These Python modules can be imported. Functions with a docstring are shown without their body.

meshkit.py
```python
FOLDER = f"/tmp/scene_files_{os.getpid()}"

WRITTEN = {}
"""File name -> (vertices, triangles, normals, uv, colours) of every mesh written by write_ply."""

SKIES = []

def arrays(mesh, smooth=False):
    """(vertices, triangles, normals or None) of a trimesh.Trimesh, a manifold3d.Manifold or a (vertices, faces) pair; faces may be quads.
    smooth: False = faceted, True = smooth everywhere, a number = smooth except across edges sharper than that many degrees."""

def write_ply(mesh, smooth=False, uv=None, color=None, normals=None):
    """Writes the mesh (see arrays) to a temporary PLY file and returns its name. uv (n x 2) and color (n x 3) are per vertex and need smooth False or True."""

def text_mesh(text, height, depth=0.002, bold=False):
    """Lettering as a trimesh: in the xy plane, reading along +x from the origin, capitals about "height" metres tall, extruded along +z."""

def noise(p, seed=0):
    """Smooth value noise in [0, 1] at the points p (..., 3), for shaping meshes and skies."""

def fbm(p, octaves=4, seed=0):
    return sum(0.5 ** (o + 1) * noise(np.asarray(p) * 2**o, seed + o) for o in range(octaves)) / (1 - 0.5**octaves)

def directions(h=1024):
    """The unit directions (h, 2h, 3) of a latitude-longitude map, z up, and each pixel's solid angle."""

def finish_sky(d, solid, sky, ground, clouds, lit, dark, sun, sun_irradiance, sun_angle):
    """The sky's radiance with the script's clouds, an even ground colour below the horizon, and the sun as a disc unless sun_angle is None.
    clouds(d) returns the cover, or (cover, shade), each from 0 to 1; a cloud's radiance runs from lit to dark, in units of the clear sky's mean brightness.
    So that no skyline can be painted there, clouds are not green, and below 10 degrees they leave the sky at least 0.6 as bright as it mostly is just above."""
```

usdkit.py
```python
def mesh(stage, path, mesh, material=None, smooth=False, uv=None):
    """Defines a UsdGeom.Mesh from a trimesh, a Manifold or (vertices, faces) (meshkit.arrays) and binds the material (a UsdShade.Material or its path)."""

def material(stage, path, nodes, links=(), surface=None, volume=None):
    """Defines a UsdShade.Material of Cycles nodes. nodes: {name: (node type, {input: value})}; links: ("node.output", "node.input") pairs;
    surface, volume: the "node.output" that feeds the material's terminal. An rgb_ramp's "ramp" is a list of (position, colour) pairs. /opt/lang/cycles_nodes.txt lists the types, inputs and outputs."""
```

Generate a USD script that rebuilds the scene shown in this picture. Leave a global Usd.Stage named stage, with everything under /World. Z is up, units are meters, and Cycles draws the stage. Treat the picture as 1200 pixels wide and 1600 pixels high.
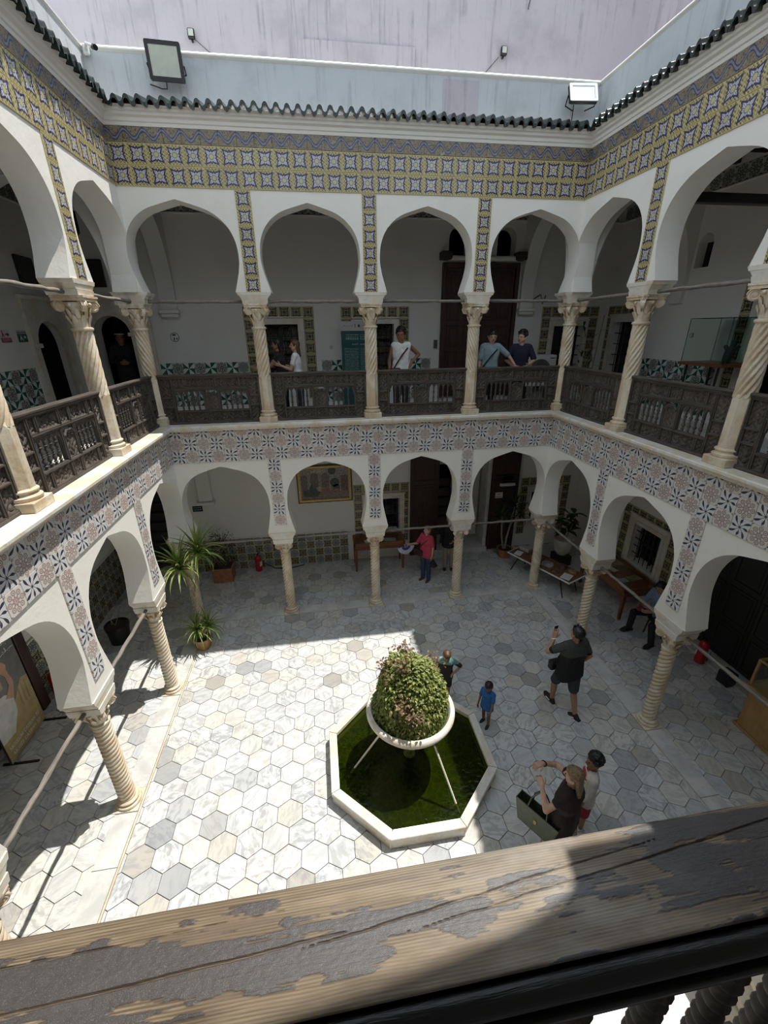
import math, random
import numpy as np, trimesh, manifold3d as m3
import shapely.geometry as sg
from shapely import affinity, unary_union
from pxr import Usd, UsdGeom, UsdShade, UsdLux, Gf, Sdf, Vt
import usdkit, meshkit
from meshkit import fbm, noise, text_mesh

stage = Usd.Stage.CreateInMemory()
UsdGeom.SetStageUpAxis(stage, 'Z'); UsdGeom.SetStageMetersPerUnit(stage, 1.0)
W_ = '/World'
UsdGeom.Xform.Define(stage, W_); UsdGeom.Scope.Define(stage, W_ + '/Looks')
PI = math.pi

# ---------------------------------------------------------------- camera, sun, sky, exposure
CAM_POS = np.array([2.9887, -8.5118, 6.0161]); YAW, PITCH, ROLL, FPX = .14589, .40511, -.0117, 667.66
def cam_axes():
    cy, sy, cp, sp = math.cos(YAW), math.sin(YAW), math.cos(PITCH), math.sin(PITCH)
    F = np.array([sy*cp, cy*cp, -sp]); R = np.array([cy, -sy, 0]); U = np.cross(R, F)
    cr, sr = math.cos(ROLL), math.sin(ROLL)
    return R*cr + U*sr, U*cr - R*sr, F
_R, _U, _F = cam_axes()
cam = UsdGeom.Camera.Define(stage, W_ + '/camera')
cam.AddTransformOp().Set(Gf.Matrix4d(*[float(x) for x in np.block([[_R, 0], [_U, 0], [-_F, 0], [CAM_POS, 1]]).ravel()]))
cam.CreateHorizontalApertureAttr(36.0); cam.CreateFocalLengthAttr(36.0*FPX/1200.0)
cam.CreateClippingRangeAttr(Gf.Vec2f(.05, 500)); cam.CreateExposureAttr(0.0)
SUN = np.array([.33, .088, 1.0]); SUN = SUN/np.linalg.norm(SUN)
sun = UsdLux.DistantLight.Define(stage, W_ + '/sun')
sun.CreateIntensityAttr(20000); sun.CreateAngleAttr(.53); sun.CreateColorAttr(Gf.Vec3f(1, .955, .88))
_x = np.cross([0, 1, 0], SUN); _x /= np.linalg.norm(_x); _y = np.cross(SUN, _x)
sun.AddTransformOp().Set(Gf.Matrix4d(*[float(x) for x in np.block([[_x, 0], [_y, 0], [SUN, 0], [np.zeros(3), 1]]).ravel()]))
sky = UsdLux.DomeLight.Define(stage, W_ + '/sky')
sky.CreateIntensityAttr(.43); sky.CreateColorAttr(Gf.Vec3f(.79, .895, 1.0))

# ---------------------------------------------------------------- node graph helper
class N:
    def __init__(s, g, ref): s.g, s.ref = g, ref
    def _b(s, op, o, rev=False): return s.g.m(op, o, s) if rev else s.g.m(op, s, o)
    def __add__(s, o): return s._b('add', o)
    __radd__ = __add__
    def __mul__(s, o): return s._b('multiply', o)
    __rmul__ = __mul__
    def __sub__(s, o): return s._b('subtract', o)
    def __rsub__(s, o): return s._b('subtract', o, True)
    def __truediv__(s, o): return s._b('divide', o)
    def __rtruediv__(s, o): return s._b('divide', o, True)
    def __lt__(s, o): return s._b('less_than', o)
    def __gt__(s, o): return s._b('greater_than', o)
    def __abs__(s): return s.g.m('absolute', s)
class Graph:
    def __init__(s): s.nodes, s.links, s._xyz = {}, [], None
    def node(s, kind, out, **kw):
        name = f'n{len(s.nodes)}'; inp = {}
        for k, v in kw.items():
            if isinstance(v, N): s.links.append((v.ref, f'{name}.{k}'))
            elif v is not None: inp[k] = v
        s.nodes[name] = (kind, inp)
        return N(s, f'{name}.{out}')
    def out(s, n, o): return N(s, n.ref.split('.')[0] + '.' + o)
    def m(s, op, a, b=None): return s.node('math', 'value', math_type=op, value1=a, value2=b)
    def sin(s, a): return s.m('sine', a)
    def cos(s, a): return s.m('cosine', a)
    def mn(s, a, b): return s.m('minimum', a, b)
    def mx(s, a, b): return s.m('maximum', a, b)
    def xyz(s):
        if not s._xyz:
            s.P = s.node('texture_coordinate', 'object'); q = s.node('separate_xyz', 'x', vector=s.P)
            s._xyz = (q, s.out(q, 'y'), s.out(q, 'z'))
        return s._xyz
    def obj(s): s.xyz(); return s.P
    def world(s): return s.node('geometry', 'position')
    def vec(s, x, y, z): return s.node('combine_xyz', 'vector', x=x, y=y, z=z)
    def mapv(s, v, scale=(1, 1, 1), loc=(0, 0, 0), rot=(0, 0, 0)): return s.node('mapping', 'vector', vector=v, scale=scale, location=loc, rotation=rot)
    def noise(s, v, scale=5., detail=4., rough=.55, dist=0.): return s.node('noise_texture', 'fac', vector=v, scale=scale, detail=detail, roughness=rough, distortion=dist)
    def voro(s, v, scale=5., feature='f1', out='distance'): return s.node('voronoi_texture', out, vector=v, scale=scale, feature=feature)
    def ss(s, a, lo, hi): return s.node('map_range', 'result', range_type='smoothstep', value=a, from_min=float(lo), from_max=float(hi), to_min=0., to_max=1.)
    def lin(s, a, lo, hi, x, y): return s.node('map_range', 'result', value=a, from_min=float(lo), from_max=float(hi), to_min=float(x), to_max=float(y), clamp=True)
    def mix(s, f, a, b, mode='mix'): return s.node('mix_color', 'result', blend_type=mode, fac=f, a=a, b=b)
    def ramp(s, f, stops): return s.node('rgb_ramp', 'color', ramp=stops, fac=f)
    def attr(s, name, out='fac'): return s.node('attribute', out, attribute=name)
    def rnd(s): return s.node('object_info', 'random')
    def bump(s, h, dist=.01, strength=1.): return s.node('bump', 'normal', height=h, distance=dist, strength=strength)
    def save(s, name, color, rough=.6, normal=None, **kw):
        b = s.node('principled_bsdf', 'BSDF', base_color=color, roughness=rough, normal=normal, **kw)
        return s.close(name, b)
    def close(s, name, b): 
        return usdkit.material(stage, f'{W_}/Looks/{name}', s.nodes, s.links, surface=b.ref)
MAT = {}
def simple(name, col, rough=.6, var=.12, scale=12., bump=0., **kw):
    if name in MAT: return MAT[name]
    g = Graph(); n = g.noise(g.obj(), scale, 5.)
    c = g.mix(g.ss(n, .35, .7), tuple(x*(1-var) for x in col), tuple(min(1, x*(1+var)) for x in col))
    MAT[name] = g.save(name, c, rough, g.bump(n, bump) if bump else None, **kw); return MAT[name]

def mat_plaster(name, col, stain, dirt=.5, streak=False):
    g = Graph(); P = g.world()
    n1, n2 = g.noise(P, 1.3, 6., .6), g.noise(P, 9., 5., .6)
    f = g.ss(n1, .48, .75)*dirt
    if streak:
        st = g.noise(g.mapv(P, (6., 6., .28)), 1.6, 6., .7); f = g.mx(f, g.ss(st, .50, .64)*.75*g.ss(n1, .38, .58))
    c = g.mix(f, col, stain); c = g.mix(g.ss(n2, .55, .8)*.25, c, stain)
    MAT[name] = g.save(name, c, .85, g.bump(g.noise(P, 14., 4.)+n2, .003))
mat_plaster('plaster_white', (.82, .80, .745), (.70, .67, .59), .4)
mat_plaster('plaster_gallery', (.76, .75, .71), (.66, .64, .58), .4)
mat_plaster('plaster_blue', (.54, .57, .585), (.36, .38, .385), .6, True)
mat_plaster('plaster_pink', (.51, .47, .50), (.31, .285, .305), .55, True)

def mat_marble_floor():
    g = Graph(); P = g.world(); a = g.attr('rnd', 'vector'); q = g.node('separate_xyz', 'x', vector=a); r2, r3 = g.out(q, 'y'), g.out(q, 'z')
    ang = r2*6.283; x = g.node('separate_xyz', 'x', vector=P); y = g.out(x, 'y')
    ca, sa = g.cos(ang), g.sin(ang)
    v = g.vec((x*ca + y*sa)*(2.2 + r3*3.), (y*ca - x*sa)*9., r3*40.)
    vein = g.noise(v, 1.6, 8., .62, .8); fine = g.noise(g.vec(x*14., y*14., r2*30.), 1.5, 6., .65)
    base = g.ramp(q, [(0, (.33, .345, .36)), (.05, (.42, .435, .45)), (.14, (.53, .55, .565)), (.42, (.60, .615, .62)), (.68, (.64, .635, .61)), (.86, (.60, .585, .54)), (.95, (.52, .50, .455)), (1, (.36, .345, .32))])
    c = g.mix(g.ss(vein, .44, .62)*g.lin(r3, 0, 1, .4, 1.), base, g.mix(.72, base, (.24, .25, .27)))
    c = g.mix(g.ss(fine, .52, .72)*.5, c, g.mix(.6, c, (.40, .36, .29))); c = g.mix(g.ss(g.noise(P, 1.1, 4.), .42, .68)*.35, c, g.mix(.6, c, (.52, .48, .38)))
    c = g.mix(g.ss(g.voro(g.vec(x*9., y*9., r2*9.), 2.5), .0, .12), g.mix(.25, c, (.33, .31, .28)), c)
    MAT['floor_marble'] = g.save('floor_marble', c, g.lin(fine, .3, .7, .38, .6), g.bump(fine, .002))
mat_marble_floor()
def mat_stone(name, a, b, c_, rough=.5, sc=1., vert=1.):
    g = Graph(); P = g.world(); n1 = g.noise(g.mapv(P, (1., 1., vert)), 3.2*sc, 7., .6, .4); n2 = g.noise(P, 17.*sc, 5., .6)
    c = g.mix(g.ss(n1, .40, .62), a, b); c = g.mix(g.ss(n2, .5, .72)*.5, c, c_)
    MAT[name] = g.save(name, c, rough, g.bump(n2, .004))
mat_stone('marble_column', (.72, .64, .51), (.58, .455, .30), (.45, .37, .27), .5, 1.3, .5)
mat_stone('marble_pale', (.72, .70, .64), (.66, .58, .46), (.52, .46, .36), .5)
mat_stone('marble_kerb', (.62, .615, .59), (.47, .47, .46), (.50, .46, .39), .45, .8)
mat_stone('marble_slab', (.74, .73, .69), (.68, .60, .45), (.50, .42, .30), .5)
mat_stone('marble_rope', (.70, .62, .485), (.59, .47, .32), (.46, .37, .26), .5, 1.2)
mat_stone('grout', (.22, .21, .19), (.17, .16, .15), (.28, .26, .22), .9)
mat_stone('lime_rough', (.72, .70, .64), (.60, .57, .52), (.40, .37, .33), .9)

def tile_uv(g, size): x, y, z = g.xyz(); return x/size, y/size
def worn(g, c, amt=.5, col=(.55, .52, .47)):
    n = g.noise(g.world(), 11., 5., .65); return g.mix(g.ss(n, .58, .72)*amt, c, col)
def star(g, x, y, a=.365, b=-.085, c=.045):
    r = g.m('sqrt', x*x + y*y); th = g.m('arctan2', y, x)
    return r, th, r/(a + b*g.cos(th*4.) + c*g.cos(th*8.))
def mat_tile_flower(name, size, bg, bg2, line, petal, core, wear=.4, rough=.22):
    g = Graph(); x, y = tile_uv(g, size); r, th, q = star(g, x, y)
    sc = g.sin(x*34.)*g.sin(y*34.) + .6*g.sin((x + y)*46.)
    c = g.mix(g.ss(sc, .25, .6), bg, bg2); c = g.mix(1. - g.ss(sc, -.75, -.4), c, tuple(.38*k for k in bg))
    c = g.mix(g.ss(g.mx(abs(x), abs(y)), .455, .48), c, bg2)
    q = q/(1. + .07*g.cos(th*16.)); c = g.mix(1. - g.ss(q, .98, 1.06), c, line)
    c = g.mix((1. - g.ss(q, .68, .77))*g.ss(abs(g.sin(th*4. + PI/2)), .1, .3), c, petal)
    c = g.mix((1. - g.ss(r, .12, .14)), c, core); c = g.mix((1. - g.ss(abs(g.sin(th*4.)), .10, .22))*g.ss(r, .13, .15)*(1. - g.ss(q, .62, .74))*.75, c, line); c = g.mix((1. - g.ss(abs(r - .13), .006, .016)), c, line)
    rn = g.rnd(); c = g.mix(.22, c, g.ramp(rn, [(0, (.45, .42, .36)), (1, (.8, .78, .72))]), 'overlay')
    MAT[name] = g.save(name, worn(g, c, wear), rough)
mat_tile_flower('tile_yellow', .262, (.37, .30, .105), (.52, .46, .27), (.026, .03, .105), (.53, .52, .57), (.48, .46, .24))
mat_tile_flower('tile_yellow_small', .238, (.37, .30, .105), (.52, .46, .27), (.026, .03, .105), (.53, .52, .57), (.48, .46, .24))
mat_tile_flower('tile_beige_black', .235, (.33, .29, .165), (.42, .38, .24), (.022, .022, .024), (.36, .32, .20), (.05, .045, .035), .15)
def mat_tile_zig():
    g = Graph(); x, y = tile_uv(g, .262); z = g.xyz()[2]
    n = g.noise(g.world(), 38., 3., .6); n2 = g.noise(g.world(), 60., 2.)
    c = g.ramp(n, [(.36, (.05, .055, .04)), (.44, (.17, .14, .08)), (.5, (.29, .22, .165)), (.56, (.23, .205, .105)), (.64, (.075, .075, .06))])
    tri = .5*g.cos(x*(2*PI))
    d = abs(y - .0 + tri*.40*(1. - .0) + .02*g.sin(n2*9.))
    c = g.mix(1. - g.ss(d, .10, .12), c, (.035, .04, .12)); c = g.mix(1. - g.ss(d, .04, .06), c, (.19, .20, .27))
    MAT['tile_zigzag'] = g.save('tile_zigzag', worn(g, c, .4), .25)
mat_tile_zig()
def mat_tile_leaf():
    g = Graph(); x, y = tile_uv(g, .236); r = g.m('sqrt', x*x + y*y); th = g.m('arctan2', y, x)
    ph = g.m('floored_modulo', th + (r - .25)*.55 + PI/8, PI/4) - PI/8; k8 = g.m('floored_modulo', g.m('floor', (th + (r - .25)*.55 + PI/8 + 8*PI)/(PI/4)), 2.)
    R = .46 + .17*k8; u = r/R; wd = .008 + .052*g.ss(u, .30, .72)*(1. - g.ss(u, .80, 1.0)) + .010*(1. - g.ss(r, .0, .12))
    m = (1. - g.ss(abs(r*g.sin(ph)) - wd, -.004, .010))*(r < R)
    c = g.mix(m, (.64, .64, .635), (.045, .05, .085))
    c = g.mix((1. - g.ss(abs(r - .5), .03, .05))*(abs(g.sin(th*2.)) < .35), c, (.42, .30, .26))
    MAT['tile_leaf'] = g.save('tile_leaf', worn(g, c, .35, (.6, .57, .52)), .25)
mat_tile_leaf()
def mat_tile_rosette(name, size, ink, bg, core):
    g = Graph(); x, y = tile_uv(g, size); r = g.m('sqrt', x*x + y*y); th = g.m('arctan2', y, x)
    ph = g.m('pingpong', th + PI, PI/8) - PI/16
    ph = g.m('wrap', th, None)if False else (g.m('modulo', th + PI*2 + PI/8, PI/4) - PI/8)
    px, py = r*g.cos(ph) - .355, r*g.sin(ph); d = g.m('sqrt', px*px + py*py)
    m = g.mx(1. - g.ss(abs(d - .095), .018, .034), 1. - g.ss(d, .03, .05))
    q = r/(.19 + .05*g.cos(th*8.)); m = g.mx(m, (1. - g.ss(q, .95, 1.05))*g.ss(q, .45, .55)); m = g.mx(m, 1. - g.ss(r, .04, .06))
    p2 = g.mx(abs(x), abs(y)); m = g.mx(m, (1. - g.ss(abs(g.m('sqrt', (abs(x) - .5)*(abs(x) - .5) + (abs(y) - .5)*(abs(y) - .5)) - .07), .02, .04)))
    c = g.mix(m*.92, bg, ink); c = g.mix((1. - g.ss(q, .4, .5))*g.ss(r, .06, .07), c, core)
    c = g.mix(.2, c, g.ramp(g.rnd(), [(0, (.42, .36, .32)), (1, (.7, .66, .64))]), 'overlay')
    MAT[name] = g.save(name, worn(g, c, .35, (.6, .56, .52)), .25)
mat_tile_rosette('tile_rosette', .236, (.30, .22, .20), (.64, .61, .58), (.52, .34, .26))
mat_tile_rosette('tile_mosaic', .25, (.03, .035, .035), (.46, .48, .44), (.10, .16, .13))
def mat_tile_pinwheel():
    g = Graph(); x, y = tile_uv(g, .25); th = g.m('arctan2', y, x)
    k = g.m('modulo', g.m('floor', (th + PI*2)/(PI/4)), 2.)
    c = g.mix(k > .5, (.62, .66, .64), (.01, .10, .075))
    MAT['tile_pinwheel'] = g.save('tile_pinwheel', worn(g, c, .15), .2)
mat_tile_pinwheel()

def mat_wood(name, a, b, axis=0, rough=.65, sc=1., bump=.004):
    g = Graph(); P = g.obj(); s = [34., 34., 34.]; s[axis] = 2.2
    n = g.noise(g.mapv(P, tuple(x*sc for x in s)), 1., 6., .6, .6); n2 = g.noise(P, 5.*sc, 4.)
    c = g.mix(g.ss(n, .38, .64), a, b); c = g.mix(g.ss(n2, .45, .7)*.4, c, tuple(.6*x for x in a))
    MAT[name] = g.save(name, c, rough, g.bump(n, bump))
mat_wood('wood_carved', (.052, .042, .034), (.10, .083, .068), 0, .7)
mat_wood('wood_carved_v', (.052, .042, .034), (.10, .083, .068), 2, .7)
mat_wood('wood_relief', (.06, .048, .038), (.115, .095, .078), 2, .75, .5)
mat_wood('wood_black', (.012, .011, .010), (.022, .020, .018), 0, .35)
mat_wood('wood_door', (.040, .017, .012), (.062, .027, .018), 2, .5)
mat_wood('wood_table', (.18, .062, .025), (.25, .095, .038), 0, .38)
mat_wood('wood_light', (.40, .235, .085), (.47, .29, .11), 2, .4, .7)
mat_wood('wood_pole', (.13, .115, .098), (.25, .225, .195), 0, .8, 1., .006)
mat_wood('wood_beam', (.035, .026, .020), (.055, .040, .03), 1, .6)
simple('roof_green', (.012, .022, .018), .2, .35, 9., .004)
simple('iron_black', (.012, .012, .013), .45)
simple('black_plastic', (.010, .010, .011), .4)
simple('shade_black', (.012, .011, .011), .9)  # near-black colour stands in for the shade inside rooms and openings
simple('terracotta', (.36, .155, .075), .7, .2)
simple('terracotta_glazed', (.38, .20, .08), .35, .3, 20.)
simple('soil', (.035, .025, .018), .95, .4, 40., .01)
simple('white_paint', (.74, .74, .72), .5, .04)
simple('red_paint', (.42, .012, .016), .3, .1)
def mat_glass():
    g = Graph(); f = g.node('fresnel', 'fac', IOR=1.5)*(1. - g.node('geometry', 'backfacing')); t = g.node('transparent_bsdf', 'BSDF', color=(.93, .97, .95)); s = g.node('glossy_bsdf', 'BSDF', color=(1, 1, 1), roughness=.02)
    MAT['glass'] = g.close('glass', g.node('mix_closure', 'closure', fac=f, closure1=t, closure2=s))
mat_glass()

# ---------------------------------------------------------------- scene helpers
_used = {}
def numbered(parent, name):
    k = (parent, name); n = _used.get(k, 0); _used[k] = n + 1
    return f'{parent}/{name}' if n == 0 else f'{parent}/{name}_{n:03d}'
def cd(p, **kw):
    for k, v in kw.items():
        if v is not None: p.SetCustomDataByKey(k, v)
    return p
def path_of(p): return W_ if p is None else str(p.GetPath())
def m4(loc=(0, 0, 0), rz=0., ax=None, scale=None):
    m = np.eye(4)
    if ax is not None: m[:3, :3] = np.array(ax, float).T
    else: c, s = math.cos(rz), math.sin(rz); m[:2, :2] = [[c, -s], [s, c]]
    if scale is not None: m[:3, :3] = m[:3, :3] @ np.diag(scale)
    m[:3, 3] = loc; return m
def set_m(prim, m): UsdGeom.Xformable(prim).AddTransformOp().Set(Gf.Matrix4d(*[float(x) for x in np.asarray(m).T.ravel()]))
def thing(name, label, cat, loc=(0, 0, 0), rz=0., group=None, kind=None, parent=None):
    x = UsdGeom.Xform.Define(stage, numbered(path_of(parent), name)); set_m(x, m4(loc, rz) if np.ndim(loc) == 1 else loc)
    return cd(x.GetPrim(), label=label, category=cat, group=group, kind=kind)
def struct(name, label=None, cat=None): return thing(name, label, cat or 'wall', kind='structure')
def obj(name, mesh, mat, parent=None, smooth=False, m=None, attrs=None, **kw):
    if isinstance(mesh, list): mesh = cat_(mesh)
    pr = usdkit.mesh(stage, numbered(path_of(parent), name), mesh, MAT[mat] if isinstance(mat, str) else mat, smooth)
    if m is not None: set_m(pr, m)
    for k, v in (attrs or {}).items():
        v = np.asarray(v, np.float32); api = UsdGeom.PrimvarsAPI(pr)
        if v.ndim == 2: api.CreatePrimvar(k, Sdf.ValueTypeNames.Vector3fArray, 'vertex').Set(Vt.Vec3fArray.FromNumpy(v))
        else: api.CreatePrimvar(k, Sdf.ValueTypeNames.FloatArray, 'vertex').Set(Vt.FloatArray.FromNumpy(v))
    return cd(pr.GetPrim(), **kw)
def copy_of(src, m, label=None, group=None, name=None, cat=None):
    was = src.GetCustomData(); nm = name or __import__('re').sub(r'_\d{3}$', '', src.GetName())
    x = UsdGeom.Xform.Define(stage, numbered(W_, nm)); set_m(x, m)
    p = x.GetPrim(); p.GetReferences().AddInternalReference(src.GetPath()); p.SetInstanceable(True)
    # the copy's own transform op replaces the source's
    return cd(p, label=label or was.get('label'), category=cat or was.get('category'), group=group or was.get('group'))
def cat_(ms):
    out = []
    for m in ms:
        if isinstance(m, list): m = cat_(m)
        if hasattr(m, 'to_mesh'): v, f, _ = meshkit.arrays(m); m = trimesh.Trimesh(v, f, process=False)
        elif isinstance(m, tuple): v, f, _ = meshkit.arrays(m); m = trimesh.Trimesh(v, f, process=False)
        out.append(m)
    return trimesh.util.concatenate(out)
def tf(mesh, m): 
    mesh = cat_([mesh]).copy(); mesh.apply_transform(m); return mesh
def mv(mesh, x=0, y=0, z=0, rz=0.): return tf(mesh, m4((x, y, z), rz))
def box(x0, x1, y0, y1, z0, z1, b=0.):
    if b <= 0:
        t = trimesh.creation.box([x1-x0, y1-y0, z1-z0]); t.apply_translation([(x0+x1)/2, (y0+y1)/2, (z0+z1)/2]); return t
    b = min(b, .49*(x1-x0), .49*(y1-y0), .49*(z1-z0)); c = np.array([(x0+x1)/2, (y0+y1)/2, (z0+z1)/2]); h = np.array([x1-x0, y1-y0, z1-z0])/2
    s = np.array(np.meshgrid([-1, 1], [-1, 1], [-1, 1])).reshape(3, -1).T
    pts = np.vstack([c + s*(h - b*np.array(k)) for k in ((0, 1, 1), (1, 0, 1), (1, 1, 0))])
    return trimesh.convex.convex_hull(pts)
def lathe(prof, n=24, cap=True):
    pr = np.array(prof, float); a = np.arange(n)*2*PI/n
    v = np.stack([pr[:, None, 0]*np.cos(a), pr[:, None, 0]*np.sin(a), np.repeat(pr[:, 1:2], n, 1)], -1)
    i, j = np.meshgrid(np.arange(len(pr)-1), np.arange(n), indexing='ij'); k = (j+1) % n
    q = np.stack([i*n+j, i*n+k, (i+1)*n+k, (i+1)*n+j], -1).reshape(-1, 4)
    V = v.reshape(-1, 3); F = np.vstack([q[:, [0, 1, 2]], q[:, [0, 2, 3]]])
    if cap:
        V = np.vstack([V, [[0, 0, pr[0, 1]], [0, 0, pr[-1, 1]]]]); c0, c1 = len(V)-2, len(V)-1; jj = np.arange(n); kk = (jj+1) % n; o = (len(pr)-1)*n
        F = np.vstack([F, np.stack([kk, jj, np.full(n, c0)], 1), np.stack([o+jj, o+kk, np.full(n, c1)], 1)])
    return trimesh.Trimesh(V, F, process=False)
def tube(path, r, n=8, caps=True):
    p = np.asarray(path, float); t = np.gradient(p, axis=0); t /= np.linalg.norm(t, axis=1, keepdims=True) + 1e-12
    r = np.broadcast_to(np.asarray(r, float), (len(p),))
    up = np.array([0, 0, 1.]) if abs(t[:, 2]).mean() < .85 else np.array([1., 0, 0])
    a = np.cross(t, up); a /= np.linalg.norm(a, axis=1, keepdims=True) + 1e-12; b = np.cross(t, a); g = np.arange(n)*2*PI/n
    v = p[:, None] + r[:, None, None]*(np.cos(g)[None, :, None]*a[:, None] + np.sin(g)[None, :, None]*b[:, None])
    i, j = np.meshgrid(np.arange(len(p)-1), np.arange(n), indexing='ij'); k = (j+1) % n
    q = np.stack([i*n+j, (i+1)*n+j, (i+1)*n+k, i*n+k], -1).reshape(-1, 4); V = v.reshape(-1, 3); F = np.vstack([q[:, [0, 1, 2]], q[:, [0, 2, 3]]])
    if caps:
        V = np.vstack([V, p[:1], p[-1:]]); jj = np.arange(n); kk = (jj+1) % n; o = (len(p)-1)*n
        F = np.vstack([F, np.stack([jj, kk, np.full(n, len(V)-2)], 1), np.stack([o+kk, o+jj, np.full(n, len(V)-1)], 1)])
    return trimesh.Trimesh(V, F, process=False)
def extr(poly, h):
    ps = getattr(poly, 'geoms', [poly]); return trimesh.util.concatenate([trimesh.creation.extrude_polygon(p, h, engine='earcut') for p in ps])
XZ = np.array([[1, 0, 0, 0], [0, 0, -1, 0], [0, 1, 0, 0], [0, 0, 0, 1.]])   # polygon (s, z) extruded towards -d
def wall_poly(poly, d0, d1):  # polygon in (s, z), thickness from d0 to d1
    t = extr(poly, d1-d0); t.apply_transform(XZ); t.apply_translation([0, d1, 0]); return t
def grid(nx, ny, x0, x1, y0, y1):
    x, y = np.meshgrid(np.linspace(x0, x1, nx+1), np.linspace(y0, y1, ny+1), indexing='ij')
    i, j = np.meshgrid(np.arange(nx), np.arange(ny), indexing='ij'); k = i*(ny+1)+j
    q = np.stack([k, k+ny+1, k+ny+2, k+1], -1).reshape(-1, 4)
    return x, y, np.vstack([q[:, [0, 1, 2]], q[:, [0, 2, 3]]])
def hull(pts): return trimesh.convex.convex_hull(np.asarray(pts, float))
def tile_mesh(w, h, t=.012, b=.004):
    a = [(-w/2, -h/2), (w/2, -h/2), (w/2, h/2), (-w/2, h/2)]
    v = [(x, y, 0) for x, y in a] + [(x, y, t-b*.6) for x, y in a] + [(x - math.copysign(b, x), y - math.copysign(b, y), t) for x, y in a]
    f = []
    for o in (0, 4):
        for i in range(4): j = (i+1) % 4; f += [(o+i, o+j, o+4+j), (o+i, o+4+j, o+4+i)]
    f += [(8, 9, 10), (8, 10, 11)]
    return trimesh.Trimesh(np.array(v, float), np.array(f), process=False)
# the four sides of the court: local (s along, d outwards, z)
LX, LY = 8.0, 8.29
SIDE = {'back': m4(), 'right': m4((LX, 0, 0), -PI/2), 'left': m4((0, 0, 0), PI/2), 'front': m4((LX, -LY, 0), PI)}
BAY = {'back': [0, 2.04, 4.02, 5.985, 8.0], 'right': [0, 2.065, 4.07, 6.18, LY], 'left': [-LY, -6.2, -4.12, -2.075, 0], 'front': [0, 2.015, 3.98, 5.96, LX]}
def tile_at(side, s, d, z, roll=0.):
    """matrix of a tile standing on a wall: local x along s, y up, z towards the court"""
    m = SIDE[side] @ m4((s, d, z), ax=[(1, 0, 0), (0, 0, 1), (0, -1, 0)])
    return m @ m4((0, 0, 0), roll) if roll else m
# ---------------------------------------------------------------- floor
from scipy.interpolate import PchipInterpolator
rng = random.Random(7)
FLOOR = struct('floor', 'marble paved courtyard floor of pale grey hexagonal slabs with kerb bands', 'floor')
obj('slab_bed', box(-2.5, 10.5, -10.7, 2.45, -.2, -.016), 'grout', FLOOR)
HX, HY = .3315, .2885
hexes = []
oct_pool = affinity.translate(affinity.rotate(affinity.scale(sg.Point(0, 0).buffer(1, 2), 1.245, 1.245), 22.5, origin=(0, 0)), 3.98, -4.12)
court = sg.box(.2, -8.05, 7.83, -.17); bands = sg.box(-.14, -8.45, 8.14, .14)
def lattice(area, x0, y0, cut):
    for k in range(-40, 40):
        for i in range(-40, 40):
            cx, cy = x0 + HX*(i + .5*(k % 2)), y0 + HY*k
            if not (area.bounds[0]-.3 < cx < area.bounds[2]+.3 and area.bounds[1]-.3 < cy < area.bounds[3]+.3): continue
            h = sg.Polygon([(cx + (HX/math.sqrt(3) - .0035)*math.cos(a), cy + (HX/math.sqrt(3) - .0035)*math.sin(a)) for a in np.arange(6)*PI/3 + PI/6])
            h = h.intersection(area)
            if cut is not None: h = h.difference(cut)
            for p in getattr(h, 'geoms', [h]):
                if p.geom_type == 'Polygon' and p.area > .004: hexes.append(p)
lattice(court, 1.394, -4.925, oct_pool)
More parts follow.
